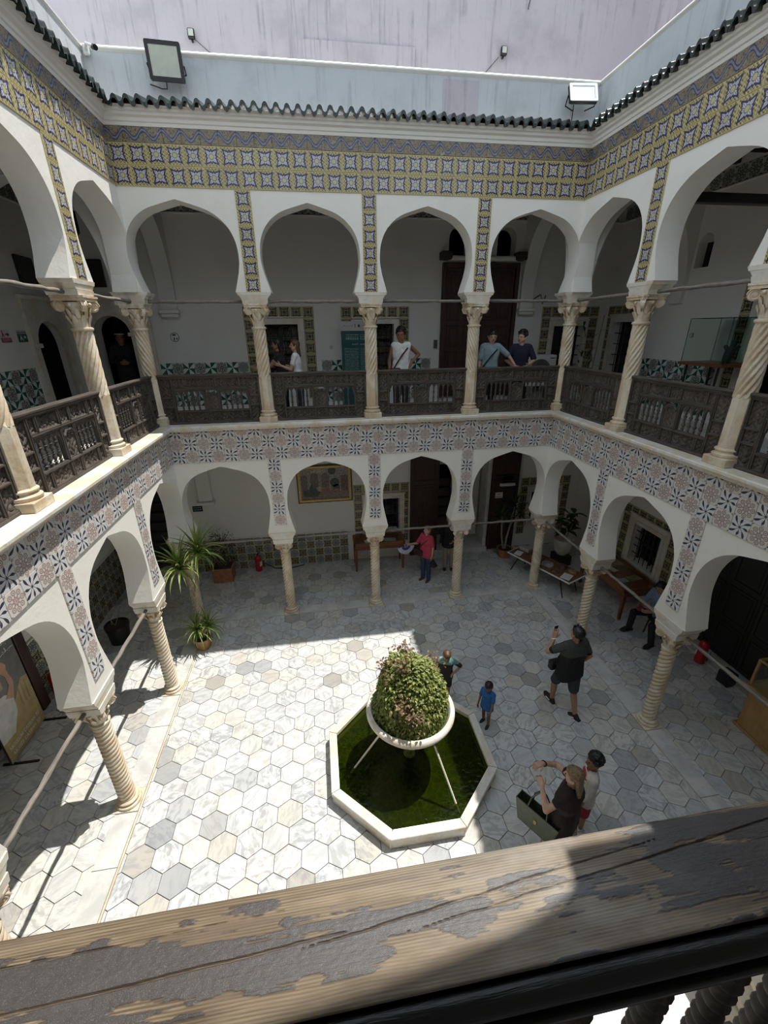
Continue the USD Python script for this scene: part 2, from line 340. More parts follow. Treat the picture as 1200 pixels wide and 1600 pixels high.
gal = sg.box(-2.2, -9.3, 10.2, 2.15).difference(sg.box(-.13, -8.5, 8.13, .13))
lattice(gal.intersection(sg.box(-.13, .13, 8.13, 2.15)), 4.892-HX*20, .81-HY*10, None)
lattice(gal.intersection(sg.box(-2.2, -9.3, -.13, 2.15)), -.9, -3.6, None)
lattice(gal.intersection(sg.box(8.13, -9.3, 10.2, 2.15)), 9.2, -2.9, None)
def prism(p, t=.016, bev=.0035):
    c = np.array(p.exterior.coords)[:-1]
    if sg.polygon.LinearRing(c).is_ccw is False: c = c[::-1]
    n = len(c); m = c.mean(0); d = m - c; inner = c + d/np.linalg.norm(d, axis=1, keepdims=True)*bev
    z = np.zeros(n)
    v = np.vstack([np.c_[c, z - t], np.c_[c, z - .0025], np.c_[inner, z]]); f = []
    for o in (0, n):
        for i in range(n): j = (i+1) % n; f += [(o+i, o+j, o+n+j), (o+i, o+n+j, o+n+i)]
    f += [(2*n, 2*n+i, 2*n+i+1) for i in range(1, n-1)]
    return np.array(v), np.array(f)
def cam_size(p):
    v = np.array([p.centroid.x, p.centroid.y, 0]) - CAM_POS; z = v @ _F
    if z < .5: return 0
    u, w = 600 + FPX*(v @ _R)/z, 800 - FPX*(v @ _U)/z
    return p.area/z**2 if -30 < u < 1230 and -30 < w < 1500 else p.area/z**2*1e-3
hexes.sort(key=cam_size, reverse=True)
def hex_attr(n): r = (rng.random(), rng.random(), rng.random()); return np.tile(r, (n, 1))
rest = []
for k, p in enumerate(hexes):
    v, f = prism(p); dz = rng.uniform(-.0012, .0012); tx, ty = rng.uniform(-.004, .004), rng.uniform(-.004, .004); c = v.mean(0)
    v[:, 2] += dz + (v[:, 0]-c[0])*tx + (v[:, 1]-c[1])*ty
    if k < 300: obj('floor_tile', (v, f), 'floor_marble', FLOOR, attrs={'rnd': hex_attr(len(v))})
    else: rest.append((v, f, hex_attr(len(v))))
o = np.cumsum([0] + [len(r[0]) for r in rest])
obj('small_floor_tiles', (np.vstack([r[0] for r in rest]), np.vstack([r[1]+o[i] for i, r in enumerate(rest)])), 'floor_marble', FLOOR, attrs={'rnd': np.vstack([r[2] for r in rest])}, kind='stuff')
for side, L, s0, s1 in (('back', LX, -.14, 8.14), ('right', LY, .14, LY-.14), ('left', LY, -LY+.14, -.14), ('front', LX, -.14, 8.14)):
    b = BAY[side]; cuts = sorted([s0, s1] + [x + e for x in b for e in (-.17, .17) if s0 < x + e < s1] + ([(b[i]+b[i+1])/2 + .2 for i in range(4)] if side in ('left', 'right') else []))
    for a, c in zip(cuts[:-1], cuts[1:]):
        if c - a < .03: continue
        obj('kerb_slab', tf(box(a + .003, c - .003, -.162, .13, -.016, rng.uniform(.001, .004), .004), SIDE[side]), 'marble_kerb', FLOOR)
    obj('kerb_strip', tf(box(s0 + (.03 if side == 'front' else .1), s1 - .1, -.192, -.168, -.016, -.001, .003), SIDE[side]), 'marble_rope', FLOOR)

# ---------------------------------------------------------------- arcades, slab edges, friezes, eaves
def arch_pts(pts, n=26):
    p = np.array(pts, float); t = np.r_[0, np.cumsum(np.hypot(*np.diff(p, axis=0).T))]; u = np.linspace(0, t[-1], n)
    return np.c_[PchipInterpolator(t, p[:, 0])(u), PchipInterpolator(t, p[:, 1])(u)]
LOW = arch_pts([(.715, 2.085), (.752, 2.25), (.795, 2.45), (.826, 2.68), (.815, 2.90), (.755, 3.12), (.63, 3.32), (.44, 3.46), (.21, 3.54), (0, 3.60)])
UPP = arch_pts([(.708, 6.60), (.752, 6.74), (.80, 6.90), (.83, 7.10), (.818, 7.27), (.76, 7.45), (.64, 7.61), (.45, 7.74), (.22, 7.815), (0, 7.875)])
def opening(s0, s1, pts, zb):
    c, k = (s0+s1)/2, (s1-s0)/2.0
    r = [(c + x*k, z) for x, z in pts]; l = [(c - x*k, z) for x, z in pts[::-1]]
    return sg.Polygon([(r[0][0], zb)] + r + l[1:] + [(l[-1][0], zb)])
WALL = {s: struct('wall_' + s, {'back': 'far wall of the court with arcades, tile bands and gallery wall facing the camera', 'left': 'sunlit left wall of the court with arcades and its gallery wall', 'right': 'shaded right wall of the court with arcades and its gallery wall', 'front': 'near wall of the court with the arcade the camera looks through'}[s], 'wall') for s in SIDE}
def impost(s, z0, z1, dc, hd, h0, h1):
    zs = [z0, z0 + (z1-z0)*.38, z0 + (z1-z0)*.72, z1]
    def fr(a, b, za, zb, e0, e1): return hull([(s + x*a, dc + y*(hd+e0), za) for x in (-1, 1) for y in (-1, 1)] + [(s + x*b, dc + y*(hd+e1), zb) for x in (-1, 1) for y in (-1, 1)])
    return [fr(h0, h0+.012, zs[0], zs[1], -.01, 0), fr(h0+.004, h0+(h1-h0)*.6, zs[1], zs[2], -.012, 0), fr(h0+(h1-h0)*.75, h1, zs[2], z1, .004, .008)]
T_leaf = tile_mesh(.2335, .2335, .02, .003); T_leaf_cut = mv(tile_mesh(.2335, .14, .02, .003), 0, -.048)
T_yel = tile_mesh(.258, .258, .014, .003); T_zig = tile_mesh(.2585, .186, .014, .003); T_pil = tile_mesh(.234, .234, .014, .003)
for side in SIDE:
    wl, S, b = WALL[side], SIDE[side], BAY[side]; main = side in ('back', 'front')
    e0, e1 = (b[0], b[-1]); tiled = side != 'front'
    # lower arcade
    a0, a1 = (e0-.18, e1+.18) if main else (e0+.18, e1-.18)
    poly = sg.box(a0, 2.085, a1, 4.31)
    for i in range(4): poly = poly.difference(opening(b[i], b[i+1], LOW, 1.5))
    obj('lower_arcade', tf(wall_poly(poly, -.18, .18), S), 'plaster_white', wl, smooth=25)
    for i, s in enumerate(b):
        if not main and i in (0, 4): continue
        obj('impost', tf(impost(s, 1.83, 2.09, 0, .185, .20, .28), S), 'marble_pale', wl)
    # upper arcade
    a0, a1 = (e0-.14, e1+.14) if main else (e0+.22, e1-.22)
    ub = [e0+.074] + b[1:4] + [e1-.074]; poly = sg.box(a0, 6.60, a1, 8.95)
    for i in range(4): poly = poly.difference(opening(b[i], b[i+1], UPP, 6.))
    obj('upper_arcade', tf(wall_poly(poly, -.22, .14), S), 'plaster_white', wl, smooth=25)
    for i, s in enumerate(ub):
        if not main and i in (0, 4): continue
        obj('impost', tf(impost(s, 6.43, 6.605, -.045, .185, .205, .285), S), 'marble_pale', wl)
    # tiles
    if tiled:
        n = 32 if side == 'back' else 33; w = (e1-e0-.4)/n
        for r in range(3):
            for k in range(n):
                s = e0 + .2 + w*(k+.5); leaf = (r + k) % 2 == 0; z = 3.70 + .236*r + .118
                obj('band_tile', T_leaf_cut if r == 2 else T_leaf, 'tile_leaf' if leaf else 'tile_rosette', wl, m=tile_at(side, s, -.18, z if r < 2 else 4.172 + .118))
        for i in (1, 2, 3):
            for r in range(6): obj('pilaster_tile', T_leaf, 'tile_leaf' if (r + (i > 1)) % 2 == 0 else 'tile_rosette', wl, m=tile_at(side, b[i], -.18, 3.70 - .236*(r+.5)))
        n = 29 if side == 'back' else 30; w = (e1-e0-.44)/n
        for k in range(n):
            s = e0 + .22 + w*(k+.5)
            for r in range(2): obj('frieze_tile', T_yel, 'tile_yellow', wl, m=tile_at(side, s, -.22, 8.02 + .2625*(r+.5)))
            obj('zigzag_tile', T_zig, 'tile_zigzag', wl, m=tile_at(side, s, -.22, 8.64))
        for i in (1, 2, 3):
            for r in range(6): obj('pilaster_tile', T_pil, 'tile_yellow_small', wl, m=tile_at(side, b[i], -.22, 8.02 - .238*(r+.5)))
    # mitred mouldings: profile points (d, z)
    def ring(prof):
        n = len(prof); v = [(e0 - d, d, z) for d, z in prof] + [(e1 + d, d, z) for d, z in prof]
        f = [(i, n+i, n+(i+1) % n) for i in range(n)] + [(i, n+(i+1) % n, (i+1) % n) for i in range(n)]
        caps = trimesh.creation.triangulate_polygon(sg.Polygon(prof), engine='earcut')[1] % n
        f += [tuple(t) for t in caps] + [tuple(n + np.array(t)[::-1]) for t in caps]
        t = trimesh.Trimesh(np.array(v, float), np.array(f), process=False); t.fix_normals(); return tf(t, S)
    ev = .12 if side == 'front' else .19   # eave projection; unseen near eave cut short so sun reaches the rail
    d = -.22
    obj('cornice', ring([(.1, 8.735), (d-.012, 8.735), (d-.018, 8.775), (d-.035, 8.785), (d-.04, 8.825), (d-.075, 8.845), (d-.08, 8.875), (d-.105, 8.885), (d-.11, 8.91), (.1, 9.0)]), 'plaster_white', wl)
    obj('eave_bed', ring([(.1, 8.94), (d-.10, 8.905), (d-ev+.05, 8.935), (.1, 9.08)]), 'lime_rough', wl)
    obj('slab_edge', ring([(.13, 4.31), (-.27, 4.31), (-.275, 4.335), (-.31, 4.35), (-.33, 4.375), (-.33, 4.405), (-.315, 4.42), (.13, 4.42)]), 'marble_slab', wl)
    # roof tiles
    n = 46 if main else 48; p0, p1 = e0 + .22 + ev, e1 - .22 - ev; w = (p1-p0)/n
    NP = 19; x = np.linspace(-.5, .5, NP)
    for k in range(n):
        pv, s = [], p0 + w*(k+.5); jit = rng.uniform(-.008, .008); jz = rng.uniform(-.006, .006)
        for dd, zz in ((d-ev+jit, 8.985), (.0, 9.09)):
            for tt in (0, -.05): pv.append(np.c_[s + x*w*1.02, np.full(NP, dd), zz + jz + tt + .043*np.sign(np.cos(2*PI*x))*np.abs(np.cos(2*PI*x))**.62])
        v = np.vstack(pv); f = []
        for i in range(NP-1):
            for a, c2 in ((0, 2*NP), (3*NP, NP), (NP, 0), (2*NP, 3*NP)): f += [(a+i, c2+i, c2+i+1), (a+i, c2+i+1, a+i+1)]
        t = trimesh.Trimesh(v, np.array(f), process=False); t.fix_normals()
        obj('roof_tile', tf(t, S), 'roof_green', wl, smooth=50)
# corner roof tiles
# parapets above the eaves, roof, tall neighbours
PAR = [('back', .2, -.0, 8.0, 9.70), ('left', 0., -LY, .2, 9.70), ('right', 0., -.2, LY, 9.70), ('front', .1, 0, LX, 9.5)]
for i, (side, d, s0, s1, zt) in enumerate(PAR):
    w = WALL[side]
    obj('parapet', tf(box(s0 - (.26 if side == 'back' else 0), s1 + (.26 if side == 'back' else 0), d, d+.26, 9.0, zt), SIDE[side]), 'plaster_blue', w)
    obj('coping', tf(box(s0 - (.27 if side == 'back' else 0), s1 + (.27 if side == 'back' else 0), d-.025, d+.29, zt, zt+.075, .03), SIDE[side]), 'plaster_white', w, smooth=40)
obj('repair_patch', box(5.3, 5.9, .194, .2, 9.02, 9.66), 'plaster_pink', WALL['back'])
T1 = struct('trim_1', 'flat roof over the upper galleries', 'roof')
obj('roof_deck', [box(-2.5, 10.5, .46, 2.45, 8.75, 9.0), box(-2.5, 0, -10.7, .46, 8.75, 9.0), box(8, 10.5, -10.7, .46, 8.75, 9.0), box(0, 8, -10.7, -8.43, 8.75, 9.0)], 'plaster_white', T1)
T2 = struct('trim_2', 'tall stained mauve wall of the neighbouring building rising behind the parapet', 'wall')
obj('tall_wall', box(-9, 10.3, 2.46, 2.8, 8.8, 15), 'plaster_pink', T2)
obj('plaster_panel', box(3.15, 5.32, 2.43, 2.47, 9.2, 11.03, .008), 'plaster_pink', T2)
T3 = struct('trim_3', 'pale mauve side wall of the neighbouring building at the upper right', 'wall')
obj('side_wall', box(10.12, 10.4, -9, 2.46, 9.0, 14.), 'plaster_pink', T3)
# gallery floors / ceilings
CE = struct('ceiling', 'dark timber beam ceiling of the upper galleries', 'ceiling')
CL = struct('ceiling', 'white plaster ceiling of the ground-floor galleries', 'ceiling')
obj('lower_ceiling', [box(-2.2, 10.2, .13, 2.15, 4.02, 4.28), box(-2.2, -.13, -10.5, .13, 4.02, 4.28), box(8.13, 10.2, -10.5, .13, 4.02, 4.28), box(-.13, 8.13, -10.5, -8.42, 4.02, 4.28)], 'plaster_gallery', CL)
obj('upper_ceiling', [box(-2.2, 10.2, .14, 2.15, 8.60, 8.75), box(-2.2, -.14, -10.5, .14, 8.60, 8.75), box(8.14, 10.2, -10.5, .14, 8.60, 8.75), box(-.14, 8.14, -10.5, -8.43, 8.60, 8.75)], 'wood_beam', CE)
for k in range(24): obj('beam', box(-2.0 + k*.52, -1.9 + k*.52, .16, 2.13, 8.48, 8.60, .008), 'wood_beam', CE)
for side, dsign in (('left', -1), ('right', 1)):
    for k in range(15): y = 1.9 - .05 - k*.52 - 2.0; x0, x1 = ((-2.18, -.16) if side == 'left' else (8.16, 10.18)); obj('beam', box(x0, x1, y-.05, y+.05, 8.48, 8.60, .008), 'wood_beam', CE)
# marble paving of the gallery edge under the balustrade is the slab edge; gallery floor finish
obj('gallery_floor', [box(-2.2, 10.2, .13, 2.15, 4.28, 4.30), box(-2.2, -.13, -10.5, .13, 4.28, 4.30), box(8.13, 10.2, -10.5, .13, 4.28, 4.30), box(-.13, 8.13, -10.5, -8.42, 4.28, 4.30)], 'marble_kerb', FLOOR)
# ---------------------------------------------------------------- columns
def twist(R, z0, z1, n, sp, dirn, amp=.17, taper=.0, per=9):
    na, nz = max(40, n*per), int((z1-z0)/sp*7)+2; a = np.arange(na)*2*PI/na; z = np.linspace(z0, z1, nz); tw = 2*PI/(n*sp)*dirn
    A, Z = np.meshgrid(a, z); ph = n*(A - tw*(Z-z0)/n*1.)/2.; ph = (n*A - 2*PI*dirn*(Z-z0)/sp)/2
    r = R*(1 - taper*(Z-z0)/(z1-z0))*(1 - amp*(1 - np.abs(np.sin(ph))**.9))
    v = np.stack([r*np.cos(A), r*np.sin(A), Z], -1).reshape(-1, 3)
    i, j = np.meshgrid(np.arange(nz-1), np.arange(na), indexing='ij'); k = (j+1) % na
    q = np.stack([i*na+j, i*na+k, (i+1)*na+k, (i+1)*na+j], -1).reshape(-1, 4)
    return trimesh.Trimesh(v, np.vstack([q[:, [0, 1, 2]], q[:, [0, 2, 3]]]), process=False)
def volute(R=.06, th=.05):
    core = lathe([(.0, -th/2), (R*.9, -th/2), (R, -th*.3), (R, th*.3), (R*.9, th/2), (0, th/2)], 18, False)
    out = [core]; t = np.linspace(0, 2.1*2*PI, 40)
    for s in (-1, 1):
        r = R*(1 - .8*t/t[-1]); out.append(tube(np.c_[r*np.cos(t), r*np.sin(t)*-1, np.full(40, s*th*.52)], .008*(1-.4*t/t[-1]), 5))
    m = cat_(out); m.apply_transform(np.array([[1, 0, 0, 0], [0, 0, 1, 0], [0, -1, 0, 0], [0, 0, 0, 1.]])); return m   # spiral in the xz plane
def capital(t, z0, z1, r0, ab, leaf=True):
    h = z1 - z0
    c = obj('capital', lathe([(r0, z0), (r0*1.05, z0+h*.1), (r0*1.0, z0+h*.3), (r0*1.15, z0+h*.55), (r0*1.5, z0+h*.72), (r0*1.45, z0+h*.8)], 24), 'marble_column', t, smooth=40)
    for k in range(4):
        a = PI/4 + k*PI/2; obj('volute', tf(volute(max(h*.19, .062), .055), m4(((ab*1.02)*math.cos(a), (ab*1.02)*math.sin(a), z0+h*.68), a)), 'marble_column', c, smooth=45)
    lv = []
    for row, (n, zz, hh, rr) in enumerate([(8, z0+h*.08, h*.32, r0*1.02), (8, z0+h*.28, h*.34, r0*1.1)] if leaf else [(8, z0+h*.15, h*.35, r0*1.05)]):
        for k in range(n):
            a = (k + .5*row)*2*PI/n
            p = [(0, -.026, 0), (0, .026, 0), (.010, 0, hh*.3), (.018, -.03, hh*.55), (.018, .03, hh*.55), (.045, -.016, hh*.95), (.045, .016, hh*.95), (.05, 0, hh*.8), (.01, 0, hh)]
            lv.append(tf(hull(p), m4((rr*math.cos(a), rr*math.sin(a), zz), a)))
    for k in range(4): a = k*PI/2; lv.append(mv(trimesh.creation.icosphere(1, .024), ab*.86*math.cos(a), ab*.86*math.sin(a), z0+h*.72))
    obj('leaves', lv, 'marble_column', c, smooth=50)
    pts = []
    q = sg.Point(0, 0)
    sq = sg.box(-ab, -ab, ab, ab)
    for k in range(4): a = k*PI/2; sq = sq.difference(sg.Point(ab*2.35*math.cos(a), ab*2.35*math.sin(a)).buffer(ab*1.5, 10))
    a1 = mv(extr(sq, h*.10), 0, 0, z1 - h*.17); a2 = mv(extr(sq.buffer(.010), h*.07), 0, 0, z1 - h*.07)
    obj('abacus', [a1, a2], 'marble_column', t)
def lower_column(n, dirn, sp):
    t = thing('marble_column', '', 'column')
    obj('base', [box(-.165, .165, -.165, .165, -.006, .012, .004), lathe([(.155, .01), (.162, .03), (.155, .05), (.128, .06), (.125, .075), (.138, .085), (.138, .10), (.115, .118), (.10, .122)], 32)], 'marble_column', t, smooth=40)
    obj('shaft', [twist(.108, .115, 1.515, n, sp, dirn), lathe([(.096, 1.50), (.112, 1.515), (.118, 1.53), (.112, 1.545), (.098, 1.55)], 28)], 'marble_rope', t, smooth=50)
    capital(t, 1.55, 1.83, .094, .168, False); return t
def upper_column(n, dirn, sp):
    t = thing('gallery_column', '', 'column')
    b = obj('base', lathe([(.150, .10), (.160, .118), (.158, .14), (.138, .152), (.128, .165), (.130, .178), (.142, .186), (.142, .20), (.118, .218)], 32), 'marble_column', t, smooth=40)
    obj('plinth', box(-.165, .165, -.165, .165, 0, .102, .006), 'marble_column', b)
    oc = [(.122*math.cos(a), .122*math.sin(a)) for a in np.arange(8)*PI/4 + PI/8]
    obj('octagonal_shaft', hull([(x, y, .2) for x, y in oc] + [(x*.96, y*.96, .79) for x, y in oc] + [(.106*math.cos(a), .106*math.sin(a), .85) for a in np.arange(8)*PI/4]), 'marble_column', t)
    obj('shaft', [twist(.118, .81, 1.615, n, sp, dirn, .27, .05), lathe([(.10, 1.605), (.124, 1.615), (.130, 1.63), (.124, 1.648), (.10, 1.655)], 28)], 'marble_rope', t, smooth=50)
    capital(t, 1.655, 2.01, .100, .185); return t
def place(protos, key, make, m, label, group=None):
    if key not in protos:
        p = protos[key] = make(); cd(p, label=label, group=group)
        UsdGeom.Xformable(p).GetOrderedXformOps()[0].Set(Gf.Matrix4d(*[float(x) for x in np.asarray(m).T.ravel()])); return p
    return copy_of(protos[key], m, label, group)
pl, pu = {}, {}
ORD = ['first', 'second', 'third', 'fourth', 'fifth']
LOWC = [(0, 0, (7, 1, .085), 'behind the tall potted yucca at the far left corner'), (2.04, 0, (8, 1, .085), 'the leftmost free-standing one on the far side'), (4.02, 0, (6, 1, .082), 'the middle one on the far side'), (5.985, 0, (9, 1, .085), 'on the far side, hiding the person with the pale scarf'), (8, 0, (8, -1, .09), 'at the far right corner beside the folding table'),
    (0, -2.075, (3, 1, .07), 'on the left side, nearest the small yucca pot, half sunlit'), (0, -4.12, (2, 1, .068), 'on the left side, brown and ringed, in the middle'), (0, -6.2, (3, 1, .08), 'cut off by the lower left edge of the picture'), (0, -LY, (3, 1, .08), 'near left corner'),
    (8, -2.065, (5, 1, .075), 'on the right side behind the man photographing'), (8, -4.07, (4, 1, .075), 'on the right side, the nearest one, below the red extinguisher'), (8, -6.18, (4, 1, .075), 'hidden near right'), (8, -LY, (4, 1, .075), 'near right corner')]
for x, y, k, w in LOWC: place(pl, k, lambda k=k: lower_column(*k), m4((x, y, 0), (abs(x*3+y)) % 1.5*0), 'ground-floor twisted marble column, ' + w, 'twisted columns of the ground-floor arcade')
UPPC = [(.074, -.074, (9, -1, .12), 'upper gallery, at the far left corner'), (2.04, -.074, (9, 1, .125), 'upper gallery far side, the one left of the two women'), (4.02, -.074, (9, 1, .13), 'upper gallery far side, in front of the green panel'), (5.985, -.074, (10, -1, .115), 'upper gallery far side, in front of the tall dark door'), (7.926, -.074, (9, 1, .12), 'upper gallery, at the far right corner'),
    (.074, -2.075, (10, 1, .14), 'upper gallery left side, sunlit, in front of the dark archways'), (.074, -4.12, (10, 1, .14), 'upper gallery left side, cut by the left edge, showing its octagonal foot'), (.074, -6.2, (10, 1, .14), 'upper left gallery, out to the left'), (7.926, -2.065, (10, 1, .125), 'upper gallery right side, the middle one'), (7.926, -4.07, (10, 1, .14), 'upper gallery right side, the one cut by the right edge'), (7.926, -6.18, (10, 1, .14), 'upper right gallery, out to the right'),
    (2.04, -8.216, (10, 1, .14), 'near gallery, left of the camera'), (4.02, -8.216, (10, 1, .14), 'near gallery, right of the camera'), (.074, -8.216, (10, 1, .14), 'near gallery, left corner'), (7.926, -8.216, (10, 1, .14), 'near gallery, right corner')]
for x, y, k, w in UPPC: place(pu, k, lambda k=k: upper_column(*k), m4((x, y, 4.42)), 'spiral marble column, ' + w, 'spiral columns of the upper gallery')
# tie poles between the columns
def pole(a, b, r, seed, label):
    rg = random.Random(seed); a, b = np.array(a, float), np.array(b, float); n = 14; L = np.linalg.norm(b-a)
    loc = np.c_[np.linspace(0, L, n), [0] + [rg.uniform(-.006, .006) for _ in range(n-2)] + [0], [0] + [rg.uniform(-.006, .006) for _ in range(n-2)] + [0]]
    rr = [r*(1 + rg.uniform(-.1, .16)) for _ in range(n)]
    d = (b-a)/L; side = np.cross([0, 0, 1], d)
    obj('tie_pole', tube(loc, rr, 9), 'wood_pole', None, smooth=60, m=m4(a, ax=[d, side, np.cross(d, side)]), label=label, category='pole', group='wooden tie poles between the columns')
SN = {'back': 'far', 'left': 'left', 'right': 'right', 'front': 'near'}
for si, side in enumerate(('back', 'left', 'right')):
    b = BAY[side]; S = SIDE[side]
    for i in range(4):
        if side == 'left' and i == 0 or side == 'right' and i == 3: continue
        j = {'back': i, 'right': i, 'left': 3-i}[side]; wd = f'{ORD[j]} from the ' + ('left' if side == 'back' else 'far corner')
        for z, d, r, lv in ((1.875, 0, .026, 'ground-floor'), (6.47, -.06, .026, 'upper')):
            p0 = S @ [b[i]+.12, d, z, 1]; p1 = S @ [b[i+1]-.12, d, z, 1]
            pole(p0[:3], p1[:3], r, si*10+i+int(z*100), f'wooden tie pole across the {lv} {SN[side]}-side arch, {wd}')

# ---------------------------------------------------------------- gallery walls
ARCHED = lambda x0, x1, z0, z1: sg.box(x0, z0, x1, z1-(x1-x0)/2).union(sg.Point((x0+x1)/2, z1-(x1-x0)/2).buffer((x1-x0)/2, 12))
def gwall(side, d, s0, s1, holes, th=.30):
    p = sg.box(s0, 0, s1, 8.75)
    for h in holes: p = p.difference(h)
    obj('gallery_wall', tf(wall_poly(p, d, d+th), SIDE[side]), 'plaster_gallery', WALL[side])
    for h in holes:      # boxes behind the openings, their shade painted on as near-black
        a, b, c, e = h.bounds; obj('dark_room', tf([box(a-.3, c+.3, d+1.3, d+1.36, b-.1, e+.2), box(a-.36, a-.3, d+th, d+1.36, b-.1, e+.2), box(c+.3, c+.36, d+th, d+1.36, b-.1, e+.2), box(a-.3, c+.3, d+th, d+1.36, e+.14, e+.2), box(a-.3, c+.3, d+th, d+1.36, b-.1, b-.04)], SIDE[side]), 'shade_black', WALL[side])
UW1 = (1.85, 2.64, 4.90, 6.13); UW2 = (3.98, 4.83, 4.90, 6.12); UW3 = (8.80, 9.58, 4.9, 6.03); LW5 = (4.10, 4.99, .80, 1.80); LW6 = (8.80, 9.60, .8, 1.72)
B_HOLES = [sg.box(q[0], q[2], q[1], q[3]) for q in (UW1, UW2, UW3, LW5, LW6)] + [ARCHED(6.08, 6.52, 7.5, 8.05), ARCHED(7.20, 7.64, 7.5, 8.05), sg.box(6.05, .10, 7.46, 3.05), ARCHED(-1.60, -.88, 4.42, 6.33), ARCHED(-1.95, -.72, .02, 2.72)]
UW4 = (-1.81, -1.02, 4.9, 6.10); LW7 = (.36, 1.19, .82, 1.75); R_NICHE = ARCHED(.22, .55, 7.0, 7.55)
R_HOLES = [sg.box(UW4[0], UW4[2], UW4[1], UW4[3]), sg.box(LW7[0], LW7[2], LW7[1], LW7[3]), R_NICHE, sg.box(1.90, 4.44, 3.0, 6.25), sg.box(2.05, .02, 4.6, 3.2)]
L_HOLES = [ARCHED(1.0, 1.93, 4.42, 6.22), sg.box(-3.9, .02, -2.2, 2.6)]
def gw_back():
    holes = B_HOLES; p = sg.box(-2.5, 0, 10.5, 8.75)
    for h in holes: p = p.difference(h)
    obj('gallery_wall', wall_poly(p, 2.15, 2.45), 'plaster_gallery', WALL['back'])
gw_back(); 
p = sg.box(-2.15, 0, 10.3, 8.75)
for h in R_HOLES: p = p.difference(h)
obj('gallery_wall', tf(wall_poly(p, 2.2, 2.5), SIDE['right']), 'plaster_gallery', WALL['right'])
p = sg.box(-10.3, 0, 2.15, 8.75)
for h in L_HOLES: p = p.difference(h)
obj('gallery_wall', tf(wall_poly(p, 2.2, 2.3), SIDE['left']), 'plaster_gallery', WALL['left'])
obj('gallery_wall', tf(box(-2.5, 10.5, 2.15, 2.45, 0, 8.75), SIDE['front']), 'plaster_gallery', WALL['front'])
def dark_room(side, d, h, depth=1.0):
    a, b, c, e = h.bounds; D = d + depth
    obj('dark_room', tf([box(a-.15, c+.15, D, D+.05, b-.1, e+.15), box(a-.2, a-.15, d, D, b-.1, e+.15), box(c+.15, c+.2, d, D, b-.1, e+.15), box(a-.15, c+.15, d, D, e+.1, e+.15), box(a-.15, c+.15, d, D, b-.1, b-.05)], SIDE[side]), 'shade_black', WALL[side])  # interior shade is put into the near-black wall colour
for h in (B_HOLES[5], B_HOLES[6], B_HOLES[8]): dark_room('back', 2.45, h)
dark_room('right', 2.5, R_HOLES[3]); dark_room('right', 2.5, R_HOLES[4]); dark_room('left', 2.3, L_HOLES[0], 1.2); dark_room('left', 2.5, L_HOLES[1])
obj('niche_back', tf(box(.2, .57, 2.42, 2.5, 6.98, 7.6), SIDE['right']), 'plaster_gallery', WALL['right'])
obj('niche_slot', tf(box(.24, .32, 2.36, 2.43, 7.02, 7.42), SIDE['right']), 'shade_black', WALL['right'])
# dark tile frieze below the gallery ceilings, transverse arches with corbels
for side, d, s0, s1 in (('back', 2.15, -2.2, 10.2), ('right', 2.2, -2.1, 7), ('left', 2.2, -7, 2.1)):
    n = int((s1-s0)/.25); 
    for k in range(n):
        obj('ceiling_frieze_tile', mv(tile_mesh(.247, .247, .014, .003), 0, 0, 0), 'tile_mosaic', WALL[side], m=tile_at(side, s0 + .25*(k+.5), d, 8.33))
    obj('frieze_ledge', tf(box(s0, s1, d-.05, d, 8.16, 8.20, .012), SIDE[side]), 'plaster_gallery', WALL[side])
TA = arch_pts([(.92, 6.42), (.93, 6.8), (.88, 7.2), (.74, 7.6), (.5, 7.95), (.2, 8.12), (0, 8.15)])
for x in (0.0, 8.0):
    pa = sg.box(.14, 6.42, 2.15, 8.6).difference(opening(.14-.02, 2.15-.0, [(a*.98, b) for a, b in TA], 6.))
    m = m4((x, 0, 0), PI/2); obj('transverse_arch', tf(wall_poly(pa, -.16, .16), m), 'plaster_gallery', WALL['back'], smooth=25)
    obj('corbel', [box(x-.2, x+.2, 1.98, 2.15, 6.36, 6.43, .01), box(x-.17, x+.17, 2.02, 2.15, 6.29, 6.36, .01)], 'plaster_gallery', WALL['back'])
    obj('lower_vault_rib', box(x-.17, x+.17, 2.05, 2.15, 2.05, 4.02, .02), 'plaster_gallery', WALL['back'])
    obj('corbel', [box(x-.22, x+.22, 1.98, 2.15, 1.98, 2.06, .015)], 'plaster_gallery', WALL['back'])
for s in (.0,):
    pa = sg.box(.14, 6.42, 2.2, 8.6).difference(opening(.12, 2.2, [(a*1.0, b) for a, b in TA], 6.))
    obj('transverse_arch', tf(wall_poly(pa, -.16, .16), m4((0, 0, 0), PI)), 'plaster_gallery', WALL['left'], smooth=25)
    obj('transverse_arch', mv(wall_poly(pa, -.16, .16), 8, 0, 0), 'plaster_gallery', WALL['right'], smooth=25)
